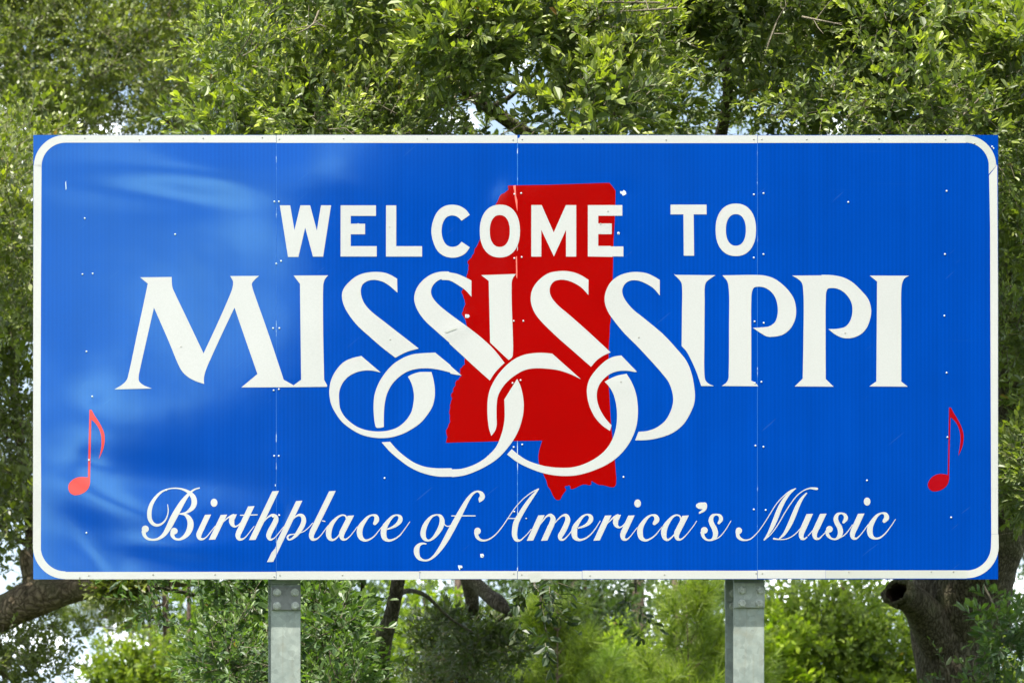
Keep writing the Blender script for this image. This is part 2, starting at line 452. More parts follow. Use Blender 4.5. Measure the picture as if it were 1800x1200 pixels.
# ------------------------------------------------------------------ the sign
# buckles of the thin sheet: (px, py, sigma x, sigma y, height in mm, tilt degrees)
BULGE = [
    (150, 690, 85, 95, 9.0, 0), (300, 740, 120, 55, 5.0, -12), (120, 930, 70, 60, -2.5, 20), (230, 900, 110, 32, 6.0, 18),
    (170, 985, 26, 70, -3.0, -30), (330, 840, 130, 26, -3.5, 8),
    (390, 300, 130, 34, 4.0, 4), (300, 345, 120, 20, -2.0, 6), (430, 350, 90, 40, 3.0, 20),
    (560, 300, 85, 60, 4.0, -25), (660, 330, 80, 40, 3.0, 15), (560, 420, 70, 60, 3.0, 0), (690, 400, 60, 50, 2.4, 30),
    (540, 560, 60, 80, 2.0, 0), (640, 560, 90, 50, 1.8, 0), (280, 960, 60, 14, 2.0, 6), (375, 960, 60, 18, 2.5, 0),
    (890, 345, 16, 26, 2.2, 35), (938, 345, 28, 20, 1.8, -30), (1055, 505, 26, 24, 1.2, 0), (1062, 390, 14, 8, 0.8, 0),
    (800, 582, 22, 9, 1.4, -25), (826, 556, 9, 9, 1.2, 0), (1096, 340, 12, 12, -1.5, 0), (1087, 412, 12, 11, -1.2, 0),
    (497, 912, 9, 16, -1.2, 0), (848, 978, 10, 10, -1.2, 0), (1480, 360, 150, 90, 1.6, 0), (900, 420, 16, 60, 1.5, 0),
    (1100, 676, 22, 12, 1.0, 0), (158, 808, 18, 16, -1.1, 0), (162, 697, 12, 12, -0.6, 0),
]
_B = [(px, py, sx, sy, h * 0.001, math.cos(R(a)), math.sin(R(a))) for px, py, sx, sy, h, a in BULGE]
def bulge(x, z):
    """height towards the viewer and its gradient at a point of the sheet"""
    px, py = x / S + 900, 1018 - (z - ZB) / S
    h = gx = gz = 0.0
    for cx, cy, sx, sy, a, c, s in _B:
        dx, dy = px - cx, py - cy
        if abs(dx) > 4 * max(sx, sy) or abs(dy) > 4 * max(sx, sy): continue
        u, v = dx * c + dy * s, -dx * s + dy * c
        e = a * math.exp(-0.5 * (u * u / sx / sx + v * v / sy / sy))
        du, dv = -u / sx / sx * e, -v / sy / sy * e
        h += e
        gx += (du * c - dv * s) / S
        gz -= (du * s + dv * c) / S
    return h, gx, gz

def crspline(pts):
    """pts: (x, y, corner) closed outline -> dense polygon; corners stay sharp"""
    n = len(pts)
    ci = [i for i, p in enumerate(pts) if p[2]]
    if not ci: ci = [0]; closed = True
    else: closed = False
    out = []
    for k in range(len(ci)):
        a, b = ci[k], ci[(k + 1) % len(ci)]
        if b <= a: b += n
        seg = [pts[i % n][:2] for i in range(a, b + 1)]
        out += cr_open(seg, closed)[:-1]
    return out

def cr_open(seg, closed=False, step=5.0):
    if len(seg) == 2: return list(seg)
    m = len(seg)
    dim = len(seg[0])
    A = [tuple(map(float, p)) for p in seg]
    if closed: first, last = A[-2], A[1]
    else:
        first = tuple(2 * A[0][i] - A[1][i] for i in range(dim))
        last = tuple(2 * A[-1][i] - A[-2][i] for i in range(dim))
    A = [first] + A + [last]
    out = []
    for i in range(1, m):
        p0, p1, p2, p3 = A[i - 1], A[i], A[i + 1], A[i + 2]
        d1 = max(1e-4, math.dist(p0[:2], p1[:2]) ** .5); d2 = max(1e-4, math.dist(p1[:2], p2[:2]) ** .5); d3 = max(1e-4, math.dist(p2[:2], p3[:2]) ** .5)
        t0, t1, t2, t3 = 0, d1, d1 + d2, d1 + d2 + d3
        k = max(2, min(14, int(math.dist(p1[:2], p2[:2]) / step)))
        for j in range(k):
            t = t1 + (t2 - t1) * j / k
            q = []
            for c in range(dim):
                a1 = (t1 - t) / (t1 - t0) * p0[c] + (t - t0) / (t1 - t0) * p1[c]
                a2 = (t2 - t) / (t2 - t1) * p1[c] + (t - t1) / (t2 - t1) * p2[c]
                a3 = (t3 - t) / (t3 - t2) * p2[c] + (t - t2) / (t3 - t2) * p3[c]
                b1 = (t2 - t) / (t2 - t0) * a1 + (t - t0) / (t2 - t0) * a2
                b2 = (t3 - t) / (t3 - t1) * a2 + (t - t1) / (t3 - t1) * a3
                q.append((t2 - t) / (t2 - t1) * b1 + (t - t1) / (t2 - t1) * b2)
            out.append(tuple(q))
    out.append(A[m])
    return out

def parse(s, crop):
    ox, oy, sc = crop
    out = []
    for w in s.split():
        c = w.endswith('*')
        u, v = w.rstrip('*').split(',')
        out.append((float(u), float(v), c))
    poly = crspline(out)
    return [(ox + u / sc, oy + v / sc) for u, v in poly]

def to_xz(p):
    return ((p[0] - 900) * S, (1018 - p[1]) * S + ZB)

def finish_sheet(me, parent, name, mat, label=None):
    """push the mesh out over the buckles and give its front the buckles' normals"""
    nv = len(me.vertices)
    co = np.empty(nv * 3, dtype=np.float32); me.vertices.foreach_get('co', co); co = co.reshape(-1, 3)
    nor = np.zeros((nv, 3), dtype=np.float32)
    for i in range(nv):
        h, gx, gz = bulge(co[i, 0], co[i, 2])
        co[i, 1] -= h
        n = Vector((-gx, -1.0, -gz)).normalized()
        nor[i] = n
    front = np.array([abs(p.normal.y) > 0.7 and p.normal.y < 0 for p in me.polygons])
    me.vertices.foreach_set('co', co.ravel())
    me.update()
    ln = np.zeros((len(me.loops), 3), dtype=np.float32)
    vi = np.empty(len(me.loops), dtype=np.int32); me.loops.foreach_get('vertex_index', vi)
    for p, f in zip(me.polygons, front):
        for li in p.loop_indices:
            ln[li] = nor[vi[li]] if f else p.normal
    me.polygons.foreach_set('use_smooth', np.ones(len(me.polygons), dtype=bool))
    me.normals_split_custom_set([tuple(x) for x in ln])
    o = link(name, me, parent, [mat])
    if label: o['label'] = label
    return o

def cut_sheet(name, loops, off, thick, mat, parent, label=None, grid=0.05):
    """a piece of film: loops of photo pixels (first the outline, then holes), off = how far it stands proud of the blank"""
    L3 = [[Vector((*[to_xz(p)[0]], -off, to_xz(p)[1])) for p in lp] for lp in loops]
    flat = [v for lp in L3 for v in lp]
    tris = tessellate_polygon([[Vector((v.x, v.z, 0)) for v in lp] for lp in L3])
    bm = bmesh.new()
    vs = [bm.verts.new(v) for v in flat]
    for t in tris:
        a, b, c = (vs[i] for i in t)
        if a is b or b is c or a is c: continue
        ar = (b.co.x - a.co.x) * (c.co.z - a.co.z) - (c.co.x - a.co.x) * (b.co.z - a.co.z)
        try: bm.faces.new((a, b, c) if ar > 0 else (c, b, a))
        except ValueError: pass
    bm.normal_update()
    if grid:
        x0, x1 = min(v.x for v in flat), max(v.x for v in flat)
        z0, z1 = min(v.z for v in flat), max(v.z for v in flat)
        for axis, lo, hi in ((0, x0, x1), (2, z0, z1)):
            n = int((hi - lo) / grid)
            for k in range(1, n + 1):
                q = lo + (hi - lo) * k / (n + 1)
                co = (q, 0, 0) if axis == 0 else (0, 0, q)
                no = (1, 0, 0) if axis == 0 else (0, 0, 1)
                bmesh.ops.bisect_plane(bm, geom=bm.verts[:] + bm.edges[:] + bm.faces[:], plane_co=co, plane_no=no, dist=1e-6)
    bd = [e for e in bm.edges if len(e.link_faces) == 1]
    back = {}
    for e in bd:
        f = e.link_faces[0]
        lp = [l for l in f.loops if l.edge is e][0]
        a, b = lp.vert, lp.link_loop_next.vert
        for v in (a, b):
            if v not in back: back[v] = bm.verts.new((v.co.x, v.co.y + thick, v.co.z))
        bm.faces.new((b, a, back[a], back[b]))
    bm.normal_update()
    me = bpy.data.meshes.new(name)
    bm.to_mesh(me); bm.free()
    return finish_sheet(me, parent, name, mat, label)

sign = empty('welcome_sign', (0, 0, 0))
tag(sign, 'big blue state welcome sign with white and red lettering on two steel posts', 'sign')

# four aluminium blanks faced in blue
X0, X1, Y0, Y1 = 58.5, 1754.5, 237.5, 1017.5
SEAMS = [58.5, 485.6, 909.6, 1331.4, 1754.5]
for i in range(4):
    a, b = SEAMS[i] + (0.25 if i else 0), SEAMS[i + 1] - (0.25 if i < 3 else 0)
    nx, nz_ = 64, 116
    xs = np.linspace(a, b, nx + 1); ys = np.linspace(Y1, Y0, nz_ + 1)
    v = [((x - 900) * S, 0.0, (1018 - y) * S + ZB) for y in ys for x in xs]
    q = [(r * (nx + 1) + c, r * (nx + 1) + c + 1, (r + 1) * (nx + 1) + c + 1, (r + 1) * (nx + 1) + c) for r in range(nz_) for c in range(nx)]
    # rim and back
    nb = len(v)
    rim = [c for c in range(nx + 1)] + [r * (nx + 1) + nx for r in range(1, nz_ + 1)] + [nz_ * (nx + 1) + c for c in range(nx - 1, -1, -1)] + [r * (nx + 1) for r in range(nz_ - 1, 0, -1)]
    for k in rim: v.append((v[k][0], 0.004, v[k][2]))
    for k in range(len(rim)):
        k2 = (k + 1) % len(rim)
        q.append((rim[k2], rim[k], nb + k, nb + k2))
    me = bpy.data.meshes.new('sign_panel')
    me.from_pydata(v, [], q + [tuple(nb + k for k in range(len(rim)))])
    me.update()
    finish_sheet(me, sign, 'sign_panel', M_BLUE)

def rect(a, b, c, d): return [(a, b), (c, b), (c, d), (a, d)]
# seam edges where the sheeting is chipped
for k, (sx, mt) in enumerate(((485.6, M_SEAM), (909.6, M_SEAM2), (1331.4, M_SEAM))):
    w = (0.32, 0.45, 0.38)[k]
    rr = random.Random(k)
    y = 252.0; lf, rt = [], []
    while y < 1003:
        lf.append((sx - w - rr.random() * 0.3, y)); rt.append((sx + w + rr.random() * 0.3, y)); y += 9 + rr.random() * 14
    lf.append((sx - w, 1003)); rt.append((sx + w, 1003))
    cut_sheet('seam_edge', [lf + rt[::-1]], 0.0003, 0.0003, mt, sign, grid=0)

# white border: straight strips butted at the seams, and four corner arcs
def arc(cx, cy, r, a0, a1, n=18):
    return [(cx + r * math.cos(R(a0 + (a1 - a0) * i / n)), cy - r * math.sin(R(a0 + (a1 - a0) * i / n))) for i in range(n + 1)]
BO = 0.0004
# (left, right, top, bottom) of each strip
for a, b, t, bt, m in ((115, 350, 237.9, 250.9, M_BORDER), (350, 485.2, 238, 251, M_BORDER), (486, 909.2, 237.8, 251.6, M_BORDER),
                 (910, 1331, 238, 251.8, M_BORDER), (1331.8, 1698, 238.4, 251.4, M_BORDER)):
    if a == 486:   # the top corner at the middle seam is torn off
        lp = [(a, t), (909.2, t), (909.2, bt), (a, bt)]
    elif a == 910: lp = [(914.5, t), (b, t), (b, bt), (a, bt), (a, t + 5.5), (913.5, t + 4.0)]
    else: lp = [(a, t), (b, t), (b, bt), (a, bt)]
    cut_sheet('border_strip', [lp], BO, 0.0004, m, sign)
for a, b, t, bt, m in ((114.6, 485.2, 1004.4, 1017.4, M_BORDER), (486, 737.6, 1003.6, 1018.2, M_BORDER), (738.2, 909.2, 1003.0, 1017.0, M_BORDER),
                    (910, 1023, 1003.4, 1017.2, M_BORDER), (1023.6, 1331, 1002.4, 1016.8, M_BORDER), (1331.8, 1451, 1001.6, 1016.2, M_BORDER), (1451.4, 1699, 1001.8, 1016.0, M_BORDER2)):
    cut_sheet('border_strip', [rect(a, t, b, bt)], BO, 0.0004, m, sign)
cut_sheet('border_strip', [[(59, 290), (73, 290), (72, 500), (71.4, 700), (72.2, 850), (71.8, 964), (57.9, 964), (58.4, 600)]], BO, 0.0004, M_BORDER, sign)
cut_sheet('border_strip', [[(1738.6, 308.5), (1752.8, 290), (1754.2, 500), (1754.3, 700), (1754.3, 938), (1742.5, 938), (1741.5, 700), (1740.4, 400)]], BO, 0.0004, M_BORDER, sign)
cut_sheet('border_corner', [arc(115, 293, 55.5, 90, 180) + arc(115, 293, 42, 180, 90)], BO, 0.0004, M_BORDER, sign)
cut_sheet('border_corner', [arc(1697, 292, 54.0, 0, 90) + arc(1697, 292, 41.2, 90, 0)[:-1] + [(1738.2, 306)] + [(1752, 289)]], BO + .0001, 0.0005, M_BORDER2, sign)
cut_sheet('border_corner', [arc(115, 960, 57, 180, 270) + arc(115, 960, 43.5, 270, 180)], BO + .0001, 0.0005, M_BORDER, sign)
cut_sheet('border_corner', [arc(1699, 959, 56.5, 270, 360) + [(1755, 938.3), (1742.6, 938.3)] + arc(1699, 959, 43, 360, 270)], BO + .0001, 0.0005, M_BORDER, sign)
cut_sheet('tape_patch', [[(928, 1010), (931, 1007), (950, 1006.5), (951, 1019), (947, 1022), (933, 1023)]], 0.0009, 0.0004, M_BORDER2, sign)

# red outline of the state
sil = []
def add_px(s, ox, oy, sc):
    for w in s.split():
        u, v = w.split(','); sil.append((ox + float(u) / sc, oy + float(v) / sc))
add_px('665,82 1000,76 1555,57 1578,84 1610,125 1608,255 1602,400 1590,620 1588,780 1585,900', 760, 310, 5)
add_px('1003,400 1000,455 995,470 992,560 988,600 985,700 985,930 990,1000 1000,1180', 840, 460, 4.2857)
add_px('1085,790 1092,850 1100,920 1106,1000', 760, 540, 3.4286)
add_px('853,0 850,70 840,96 822,108 805,110 770,105 735,94 700,85 665,82 640,80 612,68 588,52 566,42 562,32 552,38 545,50 551,62 545,80 528,84 510,82 485,76 460,75 430,82 400,95 370,112 340,125 318,132 300,130 291,118 296,104 290,92 280,86 270,85 262,94 240,92 225,105 228,118 240,130 243,142 232,160 215,180 203,200 190,220 183,240 170,260 150,265 130,264 115,255 100,238 85,215 76,198 70,180 58,155 45,130 32,112 20,100 10,60 0,20', 960, 840, 6.923)
add_px('505,1025 490,990 470,950 458,905 455,860 462,820 472,785 485,745', 840, 600, 4.2857)
add_px('400,806 82,815 86,795 90,780 84,760 82,740 95,720 97,705 108,690 104,670 106,650 100,635 103,620 108,600 104,590 110,580 112,565 120,550 112,535 113,520 126,508 124,492 130,482 140,470 137,458 145,440 158,436 162,425 176,412 166,398 168,380 166,370 178,362 186,350 196,345 194,330 194,310 200,290 215,200', 760, 540, 3.4286)
add_px('322,1350 310,1345 305,1320 296,1290 290,1262 275,1235 258,1210 262,1195 272,1180 270,1165 280,1148 290,1120 284,1100 284,1085 275,1070 268,1040 258,1025 256,1010 265,1000 270,985 300,905 300,880 304,862 310,850 312,830 318,820 314,800 320,780 308,760 310,745 325,730 334,720 344,716 352,690 366,680 370,650 372,635 388,620 394,605 402,590 415,560 440,500 505,450 510,420 540,300 556,248 570,225 578,208 590,176 606,158 628,150 650,133 668,118 663,100', 760, 310, 5)
cut_sheet('state_silhouette', [sil], 0.0004, 0.0004, M_RED, sign, label='red outline of a state behind the lettering')
# lifted edge of the red film along the middle seam
cut_sheet('film_tear', [[(902, 327), (906, 326), (907, 345), (909, 352), (909.3, 372), (908, 366), (905, 350), (903.5, 336)]], 0.0008, 0.0004,
          sheet_mat('lifted_red_film', (0.85, 0.16, 0.12), rough=0.3), sign, grid=0)
cut_sheet('film_tear', [[(906.6, 452), (908.6, 450), (909.2, 478), (909.0, 490), (907.4, 486), (907.0, 470)]], 0.0008, 0.0004,
          bpy.data.materials['lifted_red_film'], sign, grid=0)

CA, CB, CC, CD, CE, CF = (180, 460, 4.2857), (560, 460, 5), (560, 600, 5), (840, 460, 4.2857), (840, 600, 4.2857), (1180, 460, 4.2857)
CG, CH = (480, 320, 4.2857), (860, 310, 3.75)
LETTERS = [
 (CA, '285,118* 522,115* 523,160 528,195 545,235 600,350 762,690* 860,480 940,300 965,240 980,195 984,150 963,108* 1180,107* 1145,138 1126,165 1130,195 1160,285 1250,540 1330,780 1365,888* 1440,930* 1440,944* 1047,946* 1168,845* 1100,650 995,345* 900,545 820,720 785,800 768,855 764,890 766,920* 700,898 645,868 600,825 570,770 500,600 388,345* 330,600 285,800 273,865 276,900 310,930 372,955* 90,962* 150,925 183,890 198,840 260,550 320,270 342,165*'),
 (CA, '1440,105* 1700,104* 1676,132 1665,165 1662,210 1662,500 1670,890* 1693,930* 1690,941* 1440.5,944* 1440.5,930* 1497,888* 1492,500 1488,168*'),
 (CB, '690,150* 692,272* 620,210 560,175 490,160 430,170 387,200 371,245 375,300 398,360 450,425 600,545 880,762* 780,790 725,815 675,843* 560,755 450,660 340,560 265,465 222,385 206,320 207,275 225,230 265,182 330,130 400,102 500,90 580,98 635,118'),
 (CC, '375,127* 545,272* 470,256 400,256 330,272 260,310 208,370 182,440 180,510 190,590 225,655 275,705 345,752 430,780 520,790 620,780 700,750 770,690 815,620 832,550 838,485 832,425 815,365 785,308* 830,285 880,270 930,267 992,268* 1012,345 1022,430 1018,500 1000,570 955,645 900,710 830,762 740,810 640,840 560,848 460,840 370,815 280,765 205,705 150,630 112,555 95,470 97,400 115,325 160,245 220,182 290,148'),
 (CC, '1025,98* 1157,206* 1164,218* 1258,300* 1160,283* 1155,272* 1060,248 960,236 870,240 790,260 715,305 650,370 605,450 582,540 574,640 573,750* 545,757 508,756 498,735 487,660 483,560 492,470 522,380 575,290 650,205 735,148 820,115 900,104'),
 (CB, '1343,165* 1343,307* 1290,250 1230,208 1150,165 1084,160* 1078,152* 1040,172 1005,208 988,255 995,300 1030,352 1080,400 1160,463 1320,580 1440,675 1540,770 1635,888* 1590,930 1545,980 1505,1042* 1390,940 1270,830 1152,722* 1148,710* 1040,615 935,518 880,445 850,380 840,325 848,270 875,212 925,155 990,112 1060,90 1142,86* 1148,93* 1220,108 1285,135'),
 (CC, '628,880* 690,950 760,1010 840,1063 930,1098 1030,1112 1168,1112* 1172,1122* 1250,1118 1340,1093 1430,1048 1500,992 1560,925 1598,840 1622,760 1634,680 1635,600 1632,510* 1745,328* 1772,385 1788,440 1800,510 1803,570 1797,640 1778,720 1748,800 1702,880 1640,960 1570,1030 1480,1090 1380,1140 1280,1175 1180,1190* 1165,1186* 1060,1186 960,1168 870,1138 780,1090 700,1030 620,960 554,885*'),
 (CE, '560,92* 775,283* 690,243 600,215 520,205 430,202 355,215 295,245 235,290 182,350 150,415 141,480 140,560 141,630 130,670 101,710* 84,655 74,580 71,500 75,430 88,370 117,305 160,240 215,180 280,130 350,100 430,87 500,86'),
 (CB, '1430,118* 1735,108* 1710,140 1698,175 1696,220 1698,400 1706,620 1708,790 1700,838 1670,863* 1508,710* 1495,168*'),
 (CD, '833,137* 832,250* 780,195 720,158 670,140 620,136 575,148 548,180 541,225 556,270 600,325 680,393 800,498 1000,682* 945,707 895,742 852,790* 700,657 590,560 480,452 430,388 404,325 398,265 410,210 440,160 490,112 540,84 600,72 660,70 730,83 788,108'),
 (CE, '255,810* 310,855 370,893 450,923 530,942 630,950 720,945 800,922 880,882 950,828 1000,762 1030,690 1045,620 1048,540 1040,465 1020,395 990,342 955,303* 995,280 1050,257 1120,243* 1160,310 1190,390 1203,470 1205,550 1193,640 1162,725 1110,808 1040,880 960,932 860,975 760,1003 680,1012 580,1007 480,987 380,950 300,910 255,878 220,850*'),
 (CE, '1080,105* 1198,228* 1182,230* 1130,221 1060,223 1005,240 955,275 915,325 897,380 897,435 911,490 940,548 975,597 1007,630* 995,673* 935,630 882,570 842,490 824,415 822,350 838,290 870,238 912,190 962,145 1020,115'),
 (CD, '1370,137* 1370,253* 1320,198 1260,162 1205,142 1150,142 1112,163 1090,200 1089,240 1108,285 1165,355 1260,432 1400,550 1500,658 1570,745 1608,835 1628,930 1635,1010 1628,1070 1600,1140 1550,1220 1480,1280 1400,1315 1300,1338 1240,1343 1185,1343* 1210,1280* 1280,1272 1350,1245 1412,1195 1450,1130 1470,1060 1468,1000 1440,912 1385,838 1300,742 1200,635 1100,535 1030,450 985,385 960,325 954,275 965,220 1000,155 1060,107 1130,83 1200,77 1275,88 1330,113'),
 (CF, '18,92* 32,99* 332,102* 290,130 262,155 252,190 251,300 249,600 249,840 256,890 280,917 320,935* 225,935* 195,845 152,745 112,672 78,635* 80,400 81,190 74,155'),
 (CF, '385,103* 640,100 705,105 770,125 830,165 885,220 925,285 940,370 930,440 895,505 840,548 770,564 720,562 670,535 615,498* 680,494 740,485 782,452 800,400 800,330 783,270 750,225 705,196 655,188 622,196 608,225 602,300 602,600 602,895* 625,905* 640,918* 655,937* 380,935* 412,912 429,885 433,820 435,500 434,220 422,150'),
 (CF, '910,105* 1130,103* 1132,99* 1215,102 1290,117 1360,152 1430,217 1485,285 1505,360 1500,420 1470,500 1420,550 1350,575 1290,572 1235,548 1183,507* 1255,504 1310,489 1345,450 1363,390 1362,330 1343,280 1300,230 1255,205 1210,198 1180,203 1168,225 1163,300 1162,600 1163,883* 1222,940* 930,938* 990,880* 995,600 994,220 983,160 950,127'),
 (CF, '1495,105* 1790,106* 1757,125 1741,155 1733,200 1732,500 1732,902* 1782,940* 1492,938* 1545,900* 1550,150*'),
 (CG, '50,178* 128,178* 160,365* 205,178* 278,178* 329,368* 360,178* 436,178* 376,563* 300,563* 241,345* 190,565* 112,565*'),
 (CG, '508,178* 774,178* 774,257* 584,257* 584,316* 628,316* 640,312* 652,316* 692,316* 692,395* 584,395* 584,484* 780,484* 780,562* 508,562*'),
 (CG, '850,178* 927,178* 927,484* 1122,484* 1122,562* 850,562*'),
 (CG, '1482,248* 1420,292* 1390,264 1350,252 1308,265 1280,305 1269,370 1280,432 1308,475 1350,489 1392,478 1420,450* 1482,492* 1450,535 1402,562 1350,570 1290,558 1240,520 1206,450 1192,370 1206,290 1240,222 1290,183 1350,172 1410,183 1455,212'),
 (CH, '277,190* 345,190* 425,370* 505,190* 573,190* 573,529* 506,529* 506,352* 426,528* 343,352* 343,529* 277,529*'),
 (CH, '650,190* 877,190* 877,260* 718,260* 718,311* 807,311* 807,381* 718,381* 718,459* 800,459* 803,462* 884,462* 884,528* 812,528* 812,531* 650,528*'),
 (CH, '1195,187* 1432,187* 1432,251* 1347,251* 1350,523* 1282,523* 1280,251* 1195,251*'),
]
for cr, s in LETTERS:
    cut_sheet('letter', [parse(s, cr)], 0.0009, 0.0008, M_WHITE, sign)
def sup(cx, cy, a, b, e=2.25, n=44):
    o = []
    for i in range(n):
        t = 2 * math.pi * i / n
        c, s = math.cos(t), math.sin(t)
        o.append((cx + a * math.copysign(abs(c) ** (2 / e), c), cy + b * math.copysign(abs(s) ** (2 / e), s)))
    return o
cut_sheet('letter', [sup(878.6, 406.3, 35.3, 46.3), sup(878.4, 406.2, 17.6, 28)[::-1]], 0.0009, 0.0008, M_WHITE, sign)
cut_sheet('letter', [sup(1293.3, 404.1, 35.5, 46.1), sup(1293.4, 404.3, 17.6, 27.8)[::-1]], 0.0009, 0.0008, M_WHITE, sign)

# the two notes
cut_sheet('music_note', [parse('343,182* 365,182* 395,238 430,290 470,360 498,430 503,510 486,600 440,705* 462,615 470,520 465,450 442,380 400,318 362,285* 356,600 350,900 348,960 330,1010 290,1050 230,1075 180,1078 140,1055 121,1010 128,960 170,915 220,892 270,887 327,892* 331,650 340,300', (100, 690, 6))],
          0.0005, 0.0005, M_NOTE1, sign, label='orange-red music note on the paler shiny end of the sign')
cut_sheet('music_note', [parse('350,155* 370,157* 400,215 440,280 480,360 500,430 502,500 482,590 447,662* 463,570 470,480 460,400 432,330 395,282 365,258* 358,500 350,860 348,920 330,970 290,1010 230,1035 180,1037 140,1012 125,970 140,925 180,880 230,858 280,855 335,865* 343,500', (1610, 690, 6))],
          0.0005, 0.0005, M_NOTE2, sign, label='dark red music note on the deep blue end of the sign')

# ---- the script line, drawn as pen strokes
class Pen:
    def __init__(s, crop):
        s.crop = crop; s.v = []; s.f = []; s.k = 0
    def pt(s, u, v, lay):
        x, z = to_xz((s.crop[0] + u / s.crop[2], s.crop[1] + v / s.crop[2]))
        s.v.append((x, -(0.0005 + 0.00005 * lay), z)); return len(s.v) - 1
    def stroke(s, pts):
        P_ = cr_open(pts, step=9.0)
        lay = s.k; s.k += 1
        L_, R_ = [], []
        n = len(P_)
        def tang(i):
            a, b = P_[max(0, i - 1)], P_[min(n - 1, i + 1)]
            d = math.dist(a[:2], b[:2]) or 1
            return (b[0] - a[0]) / d, (b[1] - a[1]) / d
        for i, (u, v, w) in enumerate(P_):
            tx, ty = tang(i)
            L_.append(s.pt(u + ty * w / 2, v - tx * w / 2, lay)); R_.append(s.pt(u - ty * w / 2, v + tx * w / 2, lay))
        for i in range(n - 1):
            s.f.append((L_[i], R_[i], R_[i + 1], L_[i + 1]))
        for e, sg, A_, B_ in ((0, -1, L_[0], R_[0]), (n - 1, 1, R_[-1], L_[-1])):
            u, v, w = P_[e]; tx, ty = tang(e)
            cap = []
            for j in range(1, 6):
                a = math.pi * j / 6
                cs, sn = math.cos(a), math.sin(a)
                if sg < 0: cap.append(s.pt(u + ty * w / 2 * cs - tx * w / 2 * sn, v - tx * w / 2 * cs - ty * w / 2 * sn, lay))
                else: cap.append(s.pt(u - ty * w / 2 * cs + tx * w / 2 * sn, v + tx * w / 2 * cs + ty * w / 2 * sn, lay))
            s.f.append((B_, A_) + tuple(cap) if sg < 0 else (B_, A_) + tuple(cap))
    def bar(s, x0, y0, x1, y1, w, skew=0):
        lay = s.k; s.k += 1
        a = [(x0 - w / 2, y0 + 2), (x0 + w / 2, y0 - 2), (x1 + w / 2, y1 - 2), (x1 - w / 2, y1 + 2)]
        s.f.append(tuple(s.pt(u, v, lay) for u, v in a))
    def blob(s, cx, cy, a, b):
        lay = s.k; s.k += 1
        s.f.append(tuple(s.pt(cx + a * math.cos(2 * math.pi * i / 20), cy + b * math.sin(2 * math.pi * i / 20), lay) for i in range(20)))
    def done(s):
        v, f = list(s.v), []
        for q in s.f:
            # front wants its outline counter-clockwise seen from -y
            ar = sum(v[q[i]][0] * v[q[(i + 1) % len(q)]][2] - v[q[(i + 1) % len(q)]][0] * v[q[i]][2] for i in range(len(q)))
            if ar < 0: q = tuple(reversed(q))
            f.append(q)
            if len(q) != 4:
                continue
        used = {}
        edges = {}
        for q in f:
            for i in range(len(q)):
                edges[(q[i], q[(i + 1) % len(q)])] = 1
        for (a, b) in list(edges):
            if (b, a) in edges: continue
            for k in (a, b):
                if k not in used:
                    used[k] = len(v); v.append((v[k][0], -0.0001, v[k][2]))
            f.append((b, a, used[a], used[b]))
        me = bpy.data.meshes.new('script_letter')
        me.from_pydata(v, [], f)
        me.validate(); me.update()
        return finish_sheet(me, sign, 'script_letter', M_WHITE)

